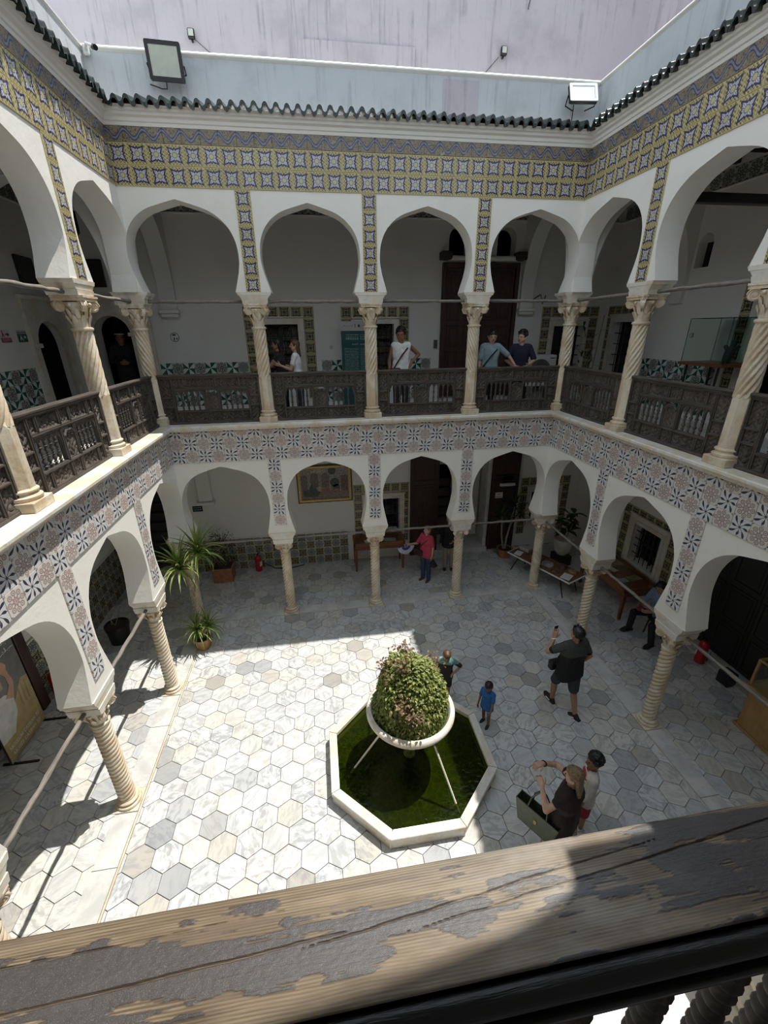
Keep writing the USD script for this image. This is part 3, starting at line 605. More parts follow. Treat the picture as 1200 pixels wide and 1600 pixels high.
# windows: tile surround, marble frame, iron grille
T25 = tile_mesh(.232, .247, .014, .003); T25h = tile_mesh(.247, .232, .014, .003)
wn = [0]
def window(side, d, q, fw, tiles, grille, shelf=False):
    wn[0] += 1; w = struct(f'window_{wn[0]}', WLAB[wn[0]-1], 'window'); S = SIDE[side]; s0, s1, z0, z1 = q
    fr = sg.box(s0-fw, z0-.1, s1+fw, z1+fw).difference(sg.box(s0, z0, s1, z1))
    fr2 = sg.box(s0-fw*.45, z0-.04, s1+fw*.45, z1+fw*.45).difference(sg.box(s0, z0, s1, z1))
    obj('frame', tf([wall_poly(fr, d-.035, d), wall_poly(fr2, d-.05, d-.035), box(s0-fw-.02, s1+fw+.02, d-.07, d, z1+fw, z1+fw+.03, .008)], S), 'marble_pale', w)
    bars = []
    nv, nh = grille
    for k in range(1, nv): x = s0 + (s1-s0)*k/nv; bars.append(tube([(x, d+.05, z0), (x, d+.05, z1)], .009, 6))
    for k in range(1, nh): z = z0 + (z1-z0)*k/nh; bars.append(tube([(s0, d+.05, z), (s1, d+.05, z)], .010, 6))
    obj('grille', tf(bars, S), 'iron_black', w)
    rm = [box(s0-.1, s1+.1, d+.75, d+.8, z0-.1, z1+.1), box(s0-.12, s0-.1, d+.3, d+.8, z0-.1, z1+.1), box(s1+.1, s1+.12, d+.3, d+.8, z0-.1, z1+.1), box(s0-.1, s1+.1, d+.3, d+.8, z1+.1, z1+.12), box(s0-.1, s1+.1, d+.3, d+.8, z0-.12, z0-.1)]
    obj('dark_recess', tf(rm, S), 'shade_black', w)  # near-black box paints the shade behind the window
    obj('casement', tf([box((s0+s1)/2-.025, (s0+s1)/2+.025, d+.2, d+.24, z0, z1), box(s0, s0+.04, d+.2, d+.24, z0, z1), box(s1-.04, s1, d+.2, d+.24, z0, z1), box(s0, s1, d+.2, d+.24, z1-.04, z1), box(s0, s1, d+.2, d+.24, z0 + (z1-z0)*.42, z0 + (z1-z0)*.42+.035)], S), 'iron_black', w)
    obj('pane', tf(box(s0+.03, s1-.03, d+.215, d+.221, z0+.02, z1-.02), S), 'glass', w)
    if shelf:
        bk, rg = [], random.Random(wn[0])
        for zz in np.arange(z0, z1-.1, .30):
            obj('bookshelf', tf(box(s0-.08, s1+.08, d+.52, d+.75, zz-.02, zz), S), 'wood_table', w); x = s0 - .07
            while x < s1 + .05:
                wd, hh = rg.uniform(.02, .045), rg.uniform(.19, .26); bk.append(box(x, x+wd*.92, d+.55, d+.72, zz, zz+hh)); x += wd
        obj('books', tf(bk, S), simple('book_cloth', (.30, .25, .19), .8, .7, 30.), w, kind='stuff')
    for s, z, h in tiles: obj('surround_tile', T25h if h else T25, 'tile_beige_black', w, m=tile_at(side, s, d, z))
    return w
def ring_tiles(p0, p1, zb, zt):   # outer box: columns of tiles left and right, one row on top
    out = []; z = zt - .125
    n = round((p1-p0)/.25); w = (p1-p0)/n
    out += [(p0 + w*(k+.5), z, True) for k in range(n)]
    z -= .25
    while z > zb: out += [(p0+.125, z, False), (p1-.125, z, False)]; z -= .25
    return out
WLAB = ['upper far gallery window with iron grille and bookshelves behind the two women', 'upper far gallery window with iron grille beside the green panel', 'upper window at the far right end behind the air conditioner', 'upper window on the right gallery wall nearest the corner', 'ground-floor grilled window above the wooden table case of the far side', 'ground-floor window behind the potted palm at the far right', 'ground-floor grilled window on the right wall above the table case']
window('back', 2.15, UW1, .13, ring_tiles(1.47, 3.02, 4.5, 6.50), (5, 5), True)
window('back', 2.15, UW2, .11, ring_tiles(3.61, 5.20, 4.5, 6.49), (5, 5), True)
window('back', 2.15, UW3, .12, ring_tiles(8.46, 9.95, 4.5, 6.47), (5, 5))
window('right', 2.2, UW4, .15, ring_tiles(-2.12, -.62, 4.5, 6.47), (5, 5))
window('back', 2.15, LW5, .13, ring_tiles(3.73, 5.25, .5, 2.23), (5, 4))
window('back', 2.15, LW6, .13, ring_tiles(8.46, 9.95, .5, 2.15), (5, 4))
window('right', 2.2, LW7, .20, ring_tiles(-.11, 1.60, .5, 2.12), (6, 5))
# dadoes
def dado(side, d, s0, s1, z0, rows, size, mats, skip=(), top=True):
    n = int((s1-s0)/size + .02); t = tile_mesh(size-.003, size-.003, .014, .003)
    for k in range(n):
        for r in range(rows):
            s, z = s0 + size*(k+.5), z0 + size*(r+.5)
            if any(a-.02 < s < b+.02 and c < z < e for a, b, c, e in skip): continue
            obj('dado_tile', t, mats[(k + r) % len(mats)], WALL[side], m=tile_at(side, s, d, z))
    if top: obj('dado_ledge', tf(box(s0, s0+n*size, d-.035, d, z0+rows*size, z0+rows*size+.03, .008), SIDE[side]), 'plaster_gallery', WALL[side])
BIG = (0, 99)
dado('back', 2.15, -.43, 5.94, 4.41, 4, .237, ['tile_mosaic', 'tile_pinwheel'], [(1.47, 3.02, 0, 99), (3.61, 5.2, 0, 99)], False)
dado('back', 2.15, 7.76, 8.45, 4.41, 4, .237, ['tile_mosaic', 'tile_pinwheel'], [], False)
dado('left', 2.2, -4.5, .80, 4.42, 4, .25, ['tile_pinwheel', 'tile_mosaic'], [], False)
dado('right', 2.2, -.60, 1.40, 4.41, 4, .237, ['tile_mosaic', 'tile_pinwheel'], [], False)
dado('back', 2.15, -.60, 3.72, .0, 4, .23, ['tile_mosaic', 'tile_beige_black'])
dado('right', 2.2, 1.62, 2.0, .0, 5, .23, ['tile_mosaic', 'tile_beige_black'])
dado('left', 2.2, -2.15, 2.1, .0, 5, .23, ['tile_beige_black', 'tile_mosaic'])
# doors ----------------------------------------------------------------
def panelled_leaf(w, h, th=.05, nx=2, ny=4, mat='wood_door'):
    out = [box(0, w, 0, th, 0, h)]
    pw, ph = w/nx, h/ny
    for i in range(nx):
        for j in range(ny):
            a, b, c, e = i*pw+.05, (i+1)*pw-.05, j*ph+.05, (j+1)*ph-.05
            out += [box(a, b, -.018, 0, c, c+.03, .006), box(a, b, -.018, 0, e-.03, e, .006), box(a, a+.03, -.018, 0, c, e, .006), box(b-.03, b, -.018, 0, c, e, .006), box(a+.07, b-.07, -.014, 0, c+.07, e-.07, .008)]
    return cat_(out)
D1 = struct('door_1', 'tall carved dark wooden double door of the upper far gallery', 'door')
for k in range(2): obj('leaf', mv(panelled_leaf(.80, 2.80, .05, 2, 5), 6.03 + .82*k, 2.09, 4.44), 'wood_door', D1)
obj('door_frame', [box(5.94, 6.03, 2.05, 2.15, 4.42, 7.36, .01), box(7.67, 7.76, 2.05, 2.15, 4.42, 7.36, .01), box(6.03, 7.67, 2.05, 2.15, 7.25, 7.36, .01), box(6.84, 6.86, 2.08, 2.12, 4.44, 7.25)], 'wood_door', D1)
obj('lintel', lathe([(.055, 0), (.055, 1.60)], 16), 'plaster_gallery', D1, m=m4((6.05, 2.06, 7.44), ax=[(0, 1, 0), (0, 0, 1), (1, 0, 0)]), smooth=40)
obj('bracket', [box(5.86, 6.10, 1.90, 2.15, 7.40, 7.56, .02), box(7.60, 7.84, 1.90, 2.15, 7.40, 7.56, .02)], 'wood_beam', D1)
D2 = struct('door_2', 'ground-floor doorway of the far side with its dark wooden leaves folded back against the wall', 'door')
for x in (5.27, 7.56): obj('leaf', mv(panelled_leaf(.78, 3.25, .06, 1, 3), x, 2.05, .03), 'wood_door', D2)
obj('jamb', [box(5.98, 6.06, 2.08, 2.46, 0, 3.12, .01), box(7.44, 7.54, 2.08, 2.46, 0, 3.12, .01), box(6.05, 7.46, 2.08, 2.46, 3.03, 3.14, .01)], 'marble_kerb', D2)
obj('threshold', box(5.98, 7.54, 1.98, 2.46, -.01, .14, .01), 'marble_kerb', D2)
# vestibule behind the doorway
VB = []
obj('vestibule', [box(5.9, 7.6, 3.9, 4.0, 0, 3.3), box(5.8, 5.9, 2.45, 4.0, 0, 3.3), box(7.6, 7.7, 2.45, 4.0, 0, 3.3), box(5.9, 7.6, 2.45, 4.0, 3.2, 3.3)], 'plaster_gallery', D2)
va = sg.box(5.95, .1, 7.55, 3.2).difference(ARCHED(6.08, 6.72, .0, 2.42)).difference(ARCHED(6.85, 7.36, .0, 2.62))
obj('inner_arches', wall_poly(va, 2.95, 3.1), 'plaster_gallery', D2)
obj('dark_back', [box(5.95, 6.78, 3.4, 3.45, 0, 3.1), box(6.8, 7.55, 3.12, 3.17, 0, 3.1)], 'shade_black', D2)  # near-black sheets paint the shade behind the inner arches
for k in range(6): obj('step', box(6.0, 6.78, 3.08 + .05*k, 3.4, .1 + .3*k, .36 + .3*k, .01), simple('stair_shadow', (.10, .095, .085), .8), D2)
obj('vestibule_floor', box(5.9, 7.6, 2.4, 4.0, -.02, .10), 'marble_kerb', D2)
D3 = struct('door_3', 'ground-floor archway with stairs going up at the far left corner', 'door')
obj('stair_well', [box(-2.05, -.62, 3.6, 3.7, 0, 3.2), box(-2.1, -2.0, 2.45, 3.7, 0, 3.2), box(-.68, -.6, 2.45, 3.7, 0, 3.2), box(-2.0, -.68, 2.45, 3.7, 3.1, 3.2)], 'shade_black', D3)  # stairwell walls coloured near-black in place of its shade
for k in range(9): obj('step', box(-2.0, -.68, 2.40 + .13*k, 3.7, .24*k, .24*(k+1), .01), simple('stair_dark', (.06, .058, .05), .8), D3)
D4 = struct('door_4', 'marble-framed dark archway of the left end of the upper far gallery', 'door')
def arch_frame(x0, x1, z0, z1, fx, ztop, d, th=.06): return sg.box(x0-fx, z0, x1+fx, ztop).difference(ARCHED(x0, x1, z0-.1, z1))
obj('frame', [wall_poly(arch_frame(-1.60, -.88, 4.42, 6.33, .14, 6.62, 0), 2.09, 2.15), wall_poly(sg.box(-1.66, 4.42, -.82, 6.50).difference(sg.box(-1.60-.0, 4.3, -.88, 6.0)).difference(ARCHED(-1.60, -.88, 4.3, 6.33)), 2.07, 2.09), box(-1.78, -.70, 2.03, 2.15, 6.62, 6.70, .015), box(-1.68, -1.55, 2.03, 2.15, 5.92, 6.0, .01), box(-.93, -.80, 2.03, 2.15, 5.92, 6.0, .01)], 'marble_pale', D4)
obj('pilaster', box(-.68, -.44, 2.02, 2.15, 4.42, 6.45, .012), 'marble_slab', D4)
D5 = struct('door_5', 'marble-framed dark archway on the left wall of the upper gallery', 'door')
obj('frame', tf([wall_poly(arch_frame(1.0, 1.93, 4.42, 6.22, .17, 6.58, 0), 2.13, 2.2), box(.80, 2.12, 2.08, 2.2, 6.58, 6.66, .015), box(.86, 1.03, 2.08, 2.2, 5.75, 5.83, .01), box(1.90, 2.07, 2.08, 2.2, 5.75, 5.83, .01)], SIDE['left']), 'marble_pale', D5)
D6 = struct('door_6', 'large black wooden door in the right ground-floor wall', 'door')
for k in range(2): obj('leaf', tf(mv(panelled_leaf(1.26, 3.1, .05, 2, 4), 2.06 + 1.27*k, 2.40, .05), SIDE['right']), 'wood_black', D6)
obj('sill', tf(box(2.0, 4.7, 2.05, 2.5, -.01, .03, .005), SIDE['right']), 'marble_kerb', D6)
D7 = struct('door_7', 'dark wooden doorway on the left ground-floor wall behind the poster banner', 'door')
obj('leaf', tf(mv(panelled_leaf(1.66, 2.55, .05, 2, 3), -3.88, 2.32, .03), SIDE['left']), 'wood_door', D7)
obj('door_frame', tf([box(-2.24, -2.04, 2.06, 2.25, 0, 2.72, .012), box(-4.06, -3.86, 2.06, 2.25, 0, 2.72, .012), box(-4.06, -2.04, 2.06, 2.25, 2.55, 2.75, .012)], SIDE['left']), 'wood_door', D7)
D8 = struct('door_8', 'doorway with tiled surround and marble frame at the right edge of the upper gallery', 'door')
obj('frame', tf([wall_poly(sg.box(1.72, 4.42, 4.62, 6.43).difference(sg.box(1.90, 4.3, 4.44, 6.25)), 2.14, 2.2), wall_poly(sg.box(1.80, 4.42, 4.54, 6.34).difference(sg.box(1.90, 4.3, 4.44, 6.25)), 2.11, 2.14)], SIDE['right']), 'marble_pale', D8)
for s, z, h in ring_tiles(1.47, 4.87, 4.5, 6.68): obj('surround_tile', T25h if h else T25, 'tile_beige_black', D8, m=tile_at('right', s, 2.2, z))

# ---------------------------------------------------------------- balustrades
def relief(w, h, seed, dep=.014, kind=0):
    nx, ny = max(6, int(w/.011)), max(6, int(h/.011)); x, z, f = grid(nx, ny, -w/2, w/2, -h/2, h/2)
    k = 2*PI/.075
    g = np.abs(np.sin(k*x/2 + 1.2*np.sin(k*z/2 + seed))*np.sin(k*z/2 + 1.2*np.sin(k*x/2 + seed*2))) if kind == 0 else .5 + .5*np.cos(k*x*1.2)*np.cos(k*z*1.2)
    g = np.clip(g*1.6, 0, 1)*.8 + .2*noise(np.stack([x*90, z*90, 0*x], -1), seed)
    edge = np.minimum(np.minimum(x + w/2, w/2 - x), np.minimum(z + h/2, h/2 - z)); g = np.where(edge < .006, .9, g)
    v = np.stack([x, -dep*g, z], -1).reshape(-1, 3); n = len(v)
    bk = np.array([[-w/2, .012, -h/2], [w/2, .012, -h/2], [w/2, .012, h/2], [-w/2, .012, h/2]])
    v = np.vstack([v, bk]); return trimesh.Trimesh(v, np.vstack([f, [[n, n+2, n+1], [n, n+3, n+2]]]), process=False)
def baluster(z0, z1, r=.016):
    h = z1-z0; pr = [(r*.9, 0), (r*.9, .06), (r*.5, .08), (r*1.25, .13), (r*.55, .18), (r*.7, .2), (r*1.35, .30), (r*.6, .42), (r*1.0, .46), (r*.5, .50), (r*1.0, .54), (r*.6, .58), (r*1.3, .68), (r*.6, .78), (r*1.1, .84), (r*.6, .88), (r*.9, .90), (r*.9, 1.)]
    return lathe([(a, z0 + h*b) for a, b in pr], 10)
def frame_bar(s0, s1, z0, z1, d=.032): return [box(s0, s1, -d, d, z0, z1, .006), box(s0+.0, s1, -d-.008, -d, (z0+z1)/2-.006 if z1-z0 < s1-s0 else z0, (z0+z1)/2+.006 if z1-z0 < s1-s0 else z1)if z1-z0 < s1-s0 else box((s0+s1)/2-.006, (s0+s1)/2+.006, -d-.008, -d, z0, z1)]
def make_balustrade(label):
    t = thing('balustrade', label, 'balustrade'); H = .88
    obj('top_rail', [box(-.89, .89, -.055, .055, .845, .88, .010), box(-.885, .885, -.042, .042, .825, .846, .006), box(-.885, .885, -.03, .03, .808, .826)], 'wood_carved', t)
    obj('bottom_rail', [box(-.885, .885, -.035, .035, 0, .035, .006), box(-.885, .885, -.03, .03, .034, .05)], 'wood_carved', t)
    for s in (-1, 1):
        for a, b in ((.845, .885), (.645, .685)): obj('stile', frame_bar(min(s*a, s*b), max(s*a, s*b), .05, .81), 'wood_carved_v', t)
        for a, b in ((.47, .50), (.30, .33)): obj('short_rail', frame_bar(min(s*.685, s*.845), max(s*.685, s*.845), a, b), 'wood_carved', t)
        for a, b in ((.085, .125), (.50, .54)):
            for z0, z1 in ((.655, .81), (.05, .215)): obj('muntin', frame_bar(min(s*a, s*b), max(s*a, s*b), z0, z1), 'wood_carved_v', t)
        obj('muntin', frame_bar(min(s*.11, s*.15), max(s*.11, s*.15), .25, .60), 'wood_carved_v', t)
        for q, (c, w, z0, z1) in enumerate([(.765, .16, .50, .81), (.765, .16, .33, .47), (.765, .16, .05, .30), (.593, .106, .655, .81), (.3125, .375, .655, .81), (.593, .106, .05, .215), (.3125, .375, .05, .215)]):
            obj('carved_panel', mv(relief(w, z1-z0, q*2 + (s > 0), .022, 1 if q in (1, 3, 5) else 0), s*c, .012, (z0+z1)/2), 'wood_relief', t, smooth=30)
        ap = sg.box(.15, .47, .645, .605)
        for k in range(5):
            x = .16 + .095*k + .0025
            if k < 5: ap = ap.difference(sg.Polygon([(x-.003, .46), (x + .082, .46), (x + .082, .525), (x+.06, .565), (x + .0395, .595), (x+.019, .565), (x-.003, .525)]))
        p = wall_poly(ap, -.012, .012); obj('arch_plate', tf(p, np.diag([s, 1, 1, 1.])) if s > 0 else trimesh.Trimesh(p.vertices*[-1, 1, 1], p.faces[:, ::-1], process=False), 'wood_carved', t)
        for k in range(4): obj('baluster', mv(baluster(.25, .535, .019), s*(.247 + .0945*k), 0, 0), 'wood_carved_v', t, smooth=60)
    for z0, z1 in ((.60, .655), (.215, .25)): obj('middle_rail', frame_bar(-.645, .645, z0, z1, .03), 'wood_carved', t)
    for z0, z1 in ((.655, .81), (.05, .215)): obj('carved_panel', mv(relief(.17, z1-z0, 31, .022, 1), 0, .012, (z0+z1)/2), 'wood_relief', t, smooth=30)
    obj('arched_panel', mv(relief(.22, .30, 41, .016), 0, .0, .405), 'wood_relief', t, smooth=30)
    c = np.linspace(-1, 1, 17); hood = np.c_[c*.105, np.full(17, -.032), .525 + .05*(1 - np.abs(c)**1.3) - .012*np.cos(c*PI*2)]
    obj('arch_hood', [tube(hood, .012, 6), tube(hood*[.93, 1, 1] - [0, -.006, .024], .008, 6)], 'wood_carved', t, smooth=50)
    return t
BLB = {'back': ['carved dark balustrade of the far gallery, leftmost bay by the corner', 'carved balustrade of the far gallery before the two women', 'carved balustrade of the far gallery before the man in the white vest', 'carved balustrade under the hand of the man in light blue'],
       'right': ['carved wooden balustrade of the right gallery, nearest the far corner', 'carved wooden balustrade of the right gallery below the glass case', 'carved wooden balustrade of the right gallery at the right edge of the picture', 'carved wooden balustrade of the right gallery, near end'],
       'left': ['carved wooden balustrade of the left gallery, near end', 'sunlit carved balustrade of the left gallery at the left edge, below the octagonal column foot', 'sunlit carved balustrade of the left gallery, the most complete one on that side', 'carved balustrade of the left gallery nearest the far corner, half in sun']}
pb = {}
for side in ('back', 'right', 'left'):
    b = BAY[side]
    for i in range(4):
        a0, a1 = b[i] + (.074 if i == 0 else 0) + .105, b[i+1] - (.074 if i == 3 else 0) - .105
        m = SIDE[side] @ m4(((a0+a1)/2, -.074 + .0, 4.42), scale=((a1-a0)/1.77, 1, 1))
        place(pb, 'b', lambda: make_balustrade(''), m, BLB[side][i], 'carved balustrades of the upper gallery')
# ---------------------------------------------------------------- near balustrade with the peeling rail
def mat_rail():
    g = Graph(); P = g.world(); p = g.attr('paint'); gr = g.attr('grain'); t = g.attr('tone')
    fib = g.noise(g.mapv(P, (9., 260., 60.)), 1., 6., .65, .5); blot = g.noise(g.mapv(P, (10., 30., 10.)), 1., 5.)
    wood = g.ramp(gr*.62 + fib*.48, [(.22, (.036, .024, .015)), (.42, (.105, .074, .045)), (.58, (.22, .165, .102)), (.85, (.33, .26, .17))])
    wood = g.mix(g.ss(blot, .42, .72)*.55, wood, (.17, .125, .085))
    wood = g.mix(t*.55, wood, (.42, .40, .36))
    spk = g.noise(P, 900., 2.)
    paint = g.mix(t, (.046, .038, .035), (.15, .15, .155)); paint = g.mix(g.ss(spk, .55, .8)*.5, paint, (.25, .24, .235)); paint = g.mix(g.ss(blot, .5, .75)*.4, paint, (.075, .066, .062))
    wood = g.mix(g.ss(g.noise(g.mapv(P, (5., 18., 5.)), 1., 5.), .48, .66)*.5, wood, (.115, .08, .05)); c = g.mix(p, wood, paint)
    return g.save('peeling_rail', c, g.mix(p, (.8, .8, .8), (.45, .45, .45)), g.bump(fib*.6 + spk*.3*p, .0012))
MAT['peeling_rail'] = mat_rail()
NB = thing('balustrade', 'near wooden balustrade with wide rail of peeling dark paint across the picture foot', 'balustrade')
def rail():
    nx, ny = 1500, 132; x, y, f = grid(nx, ny, 2.16, 3.90, -8.282, -8.150)
    q = np.stack([x, y, 0*x], -1)
    warp = fbm(q*[7, 30, 1], 4, 3) - .5; g2 = fbm(q*[3.2, 150, 1] + warp[..., None]*[0, 2.2, 0], 3, 11)
    rings = .5 + .5*np.sin(2*PI*(y/.0034 + 3.2*fbm(q*[2.2, 9, 1], 3, 5) + 1.6*warp)); lowf = fbm(q*[4, 40, 1], 4, 13); grain = np.clip(.30*g2 + .42*rings*(.35 + 1.1*fbm(q*[6, 60, 1], 3, 19)) + .75*(lowf - .5) + .14, 0, 1)
    blobs = [(2.61, -8.208, .13, .030, 1), (2.70, -8.250, .10, .022, 1), (2.823, -8.205, .085, .026, 1), (2.927, -8.228, .09, .024, 1.1), (3.043, -8.212, .07, .022, .9), (3.113, -8.205, .06, .018, .9), (3.22, -8.20, .10, .02, .75), (2.66, -8.205, .08, .02, .6), (3.42, -8.19, .07, .025, .8), (3.55, -8.205, .12, .05, 1.1), (3.26, -8.19, .04, .03, .6), (2.40, -8.2, .2, .05, 1), (2.80, -8.245, .05, .03, .5),
             (2.60, -8.163, .3, .014, -1.4), (2.75, -8.182, .10, .010, -.9), (2.72, -8.243, .035, .010, -.8), (2.94, -8.180, .12, .016, -1.2), (2.99, -8.270, .24, .018, -1.5), (3.12, -8.250, .12, .016, -1.2), (3.165, -8.208, .055, .012, -.9), (3.28, -8.170, .12, .014, -1.1), (3.30, -8.245, .08, .018, -1.0), (3.40, -8.215, .05, .012, -.7), (3.5, -8.27, .2, .012, -.8), (3.0, -8.155, .6, .006, -1.2), (3.09, -8.185, .10, .010, -.7)]
    s = np.zeros_like(x)
    for cx, cy, rx, ry, w in blobs: s += .75*w*np.exp(-((x-cx)/rx)**2 - ((y-cy)/ry)**2)
    s += 3.4*(fbm(q*[15, 52, 1], 6, 21) - .5) + 1.5*(fbm(q*[8, 200, 1], 4, 8) - .5) - .02 + .30*(grain - .5)
    crack = np.zeros_like(x)
    for x0, x1, y0, y1, dd in [(2.45, 3.00, -8.232, -8.212, 1), (2.92, 3.45, -8.222, -8.176, 1), (3.05, 3.75, -8.226, -8.17, .8), (2.2, 2.9, -8.19, -8.178, .5)]:
        u = (x-x0)/(x1-x0); yl = y0 + (y1-y0)*u + .003*(fbm(np.stack([x*25, 0*x, 0*x], -1), 3, 4) - .5); w = .0009*np.clip(np.sin(PI*np.clip(u, 0, 1)), 0, 1)**.5*dd
        crack = np.maximum(crack, np.where((u > 0) & (u < 1), np.exp(-((y-yl)/np.maximum(w, 1e-5))**2), 0))
    paint = np.clip(s/.10 + .5, 0, 1)*(1 - crack)
    rough = fbm(q*[140, 260, 1], 3, 17)
    z = .0011*(grain - .5)*(1 - .75*paint) + .0007*paint*(.6 + rough) - .004*crack
    e = np.clip((y + 8.150)/-.010, 0, 1); z -= .009*(1 - np.sqrt(np.clip(1 - (1-e)**2, 0, 1)))
    e2 = np.clip((y + 8.282)/.006, 0, 1); z -= .004*(1 - np.sqrt(np.clip(1 - (1-e2)**2, 0, 1)))
    tone = np.clip(np.exp(-((x - 3.30)/.16)**2)*1.1*fbm(q*[20, 60, 1], 3, 30) + .25*np.exp(-((x-3.1)/.2)**2), 0, 1)
    z += 5.300
    v = np.stack([x, y, z], -1).reshape(-1, 3)
    return v, f, dict(paint=paint.ravel(), grain=grain.ravel(), tone=tone.ravel())
v_, f_, a_ = rail()
tr = obj('top_rail', [box(2.145, 3.915, -8.280, -8.152, 5.25, 5.287, .008)], 'wood_carved', NB)
obj('painted_surface', (v_, f_), 'peeling_rail', tr, smooth=True, attrs=a_)
obj('rail_moulding', [tube([(2.145, -8.288, 5.268), (3.0, -8.288, 5.268), (3.915, -8.288, 5.268)], .019, 12), box(2.145, 3.915, -8.312, -8.27, 5.232, 5.248, .004), box(2.145, 3.915, -8.287, -8.145, 5.20, 5.25, .005), tube([(2.145, -8.30, 5.225), (3.915, -8.30, 5.225)], .010, 8), tube([(2.145, -8.146, 5.262), (3.915, -8.146, 5.262)], .010, 8)], 'wood_black', NB, smooth=50)
obj('bottom_rail', [box(2.145, 3.915, -8.25, -8.18, 4.42, 4.50, .008)], 'wood_carved', NB)
for x in (2.17, 3.89): obj('stile', box(x-.025, x+.025, -8.245, -8.185, 4.5, 5.21, .006), 'wood_carved_v', NB)
def ringed(z0, z1, r):
    n = int((z1-z0)/.038); pr = [(r*.7, z0)]
    for k in range(n): z = z0 + (z1-z0)*(k + np.array([.08, .3, .5, .7, .92]))/n; pr += list(zip(r*np.array([.62, .93, 1.05, .93, .62]), z))
    return lathe(pr + [(r*.7, z1)], 14)
for k in range(11): obj('baluster', ringed(4.50, 5.21, .024), 'wood_carved_v', NB, m=m4((2.27 + .157*k, -8.215, 0)), smooth=60)
# other bays of the near balustrade (beside the camera)
for i, lb in ((0, 'balustrade of the near gallery beside the right column'), (1, 'balustrade of the near gallery just right of the camera bay'), (3, 'balustrade of the near gallery at its left end')):
    b = BAY['front']; a0, a1 = b[i] + (.074 if i == 0 else 0) + .105, b[i+1] - (.074 if i == 3 else 0) - .105
    copy_of(pb['b'], SIDE['front'] @ m4(((a0+a1)/2, -.074, 4.42), scale=((a1-a0)/1.77, 1, 1)), 'carved wooden ' + lb, 'carved balustrades of the upper gallery')

# ---------------------------------------------------------------- fountain
def mat_water():
    g = Graph(); P = g.world(); n = g.noise(P, 16., 3., .5, .6); nb = g.bump(n, .012, .5)
    f = g.node('fresnel', 'fac', IOR=1.33); t = g.node('transparent_bsdf', 'BSDF', color=(.52, .56, .28)); s = g.node('glossy_bsdf', 'BSDF', color=(1, 1, 1), roughness=.03, normal=nb)
    MAT['water'] = g.close('water', g.node('mix_closure', 'closure', fac=f, closure1=t, closure2=s))
mat_water()
def mat_algae_caustics():
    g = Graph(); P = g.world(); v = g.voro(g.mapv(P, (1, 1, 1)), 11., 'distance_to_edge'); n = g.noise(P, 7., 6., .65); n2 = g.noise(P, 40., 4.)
    c = g.mix(g.ss(n, .35, .65), (.05, .075, .014), (.12, .155, .035)); c = g.mix((1. - g.ss(v, .0, .10))*.75*g.ss(n2, .3, .6), c, (.24, .28, .08))  # algae greens, with a sunlit caustic net painted in as pale cell edges
    MAT['algae_caustics'] = g.save('algae_caustics', c, .9, g.bump(n2, .01))
mat_algae_caustics()
FX, FY = 3.98, -4.12
FO = thing('fountain', 'octagonal marble fountain pool with raised round bowl in the middle of the court', 'fountain', (FX, FY, 0))
AP = 1.165; R8 = AP/math.cos(PI/8); R8i = (AP-.085)/math.cos(PI/8)
for k in range(8):
    a0, a1 = PI/8 + k*PI/4, PI/8 + (k+1)*PI/4; am = (a0+a1)/2
    def pp(r, a, z): return (r*math.cos(a), r*math.sin(a), z)
    obj('rim_slab', hull([pp(R8+.02, a, z) for a in (a0+.004, a1-.004) for z in (.165, .212)] + [pp(R8+.012, a, .22) for a in (a0+.004, a1-.004)] + [pp(R8i-.015, a, z) for a in (a0+.004, a1-.004) for z in (.165, .22)]), 'marble_pale', FO)
    obj('rim_panel', hull([pp(r, a, z) for r in (R8-.005, R8i) for a in (a0+.003, a1-.003) for z in (-.01, .165)]), 'marble_slab', FO)
    obj('rim_joint', hull([pp(r, a, z) for r in (R8+.004, R8i) for a in (a0-.006, a0+.006) for z in (-.01, .205)]), 'lime_rough', FO)
obj('basin_floor', mv(extr(sg.Polygon([(R8i*1.01*math.cos(PI/8 + k*PI/4), R8i*1.01*math.sin(PI/8 + k*PI/4)) for k in range(8)]), .02), 0, 0, -.015), 'algae_caustics', FO)
wx, wy, wf = grid(60, 60, -1.1, 1.1, -1.1, 1.1)
obj('water', mv(extr(sg.Polygon([(R8i*math.cos(PI/8 + k*PI/4), R8i*math.sin(PI/8 + k*PI/4)) for k in range(8)]), .004), 0, 0, .135), 'water', FO)
obj('pedestal', [lathe([(.16, 0), (.16, .05), (.10, .10), (.075, .2), (.07, .62), (.11, .70), (.20, .78)], 28)], 'algae_caustics', FO, smooth=40)
obj('bowl', lathe([(.14, .755), (.28, .775), (.44, .83), (.545, .905), (.59, .975), (.588, .985), (.612, 1.0), (.628, 1.03), (.628, 1.06), (.612, 1.085), (.59, 1.10), (.565, 1.098), (.552, 1.085), (.545, 1.06), (.50, .97), (.30, .93), (0, .925)], 64, True), 'marble_pale', FO, smooth=40)
obj('bowl_moss', lathe([(.548, 1.062), (.544, 1.05), (.50, 1.0), (.0, .985)], 48, False), 'algae_caustics', FO)
for a, b in (((4.215-FX, -4.60-FY, .85), (4.48-FX, -5.0-FY, .02)), ((3.50-FX, -4.33-FY, .85), (3.085-FX, -4.21-FY, .02)), ((3.70-FX, -3.75-FY, .85), (3.45-FX, -3.4-FY, .02)), ((4.35-FX, -3.75-FY, .85), (4.75-FX, -3.55-FY, .02))):
    d = np.array(b)-np.array(a); L = np.linalg.norm(d); z = d/L; xx = np.cross([0, 0, 1.], z); xx /= np.linalg.norm(xx)
    obj('leg', twist(.015, 0, L, 2, .04, 1, .25), 'marble_pale', FO, m=m4(a, ax=[xx, np.cross(z, xx), z]), smooth=50)
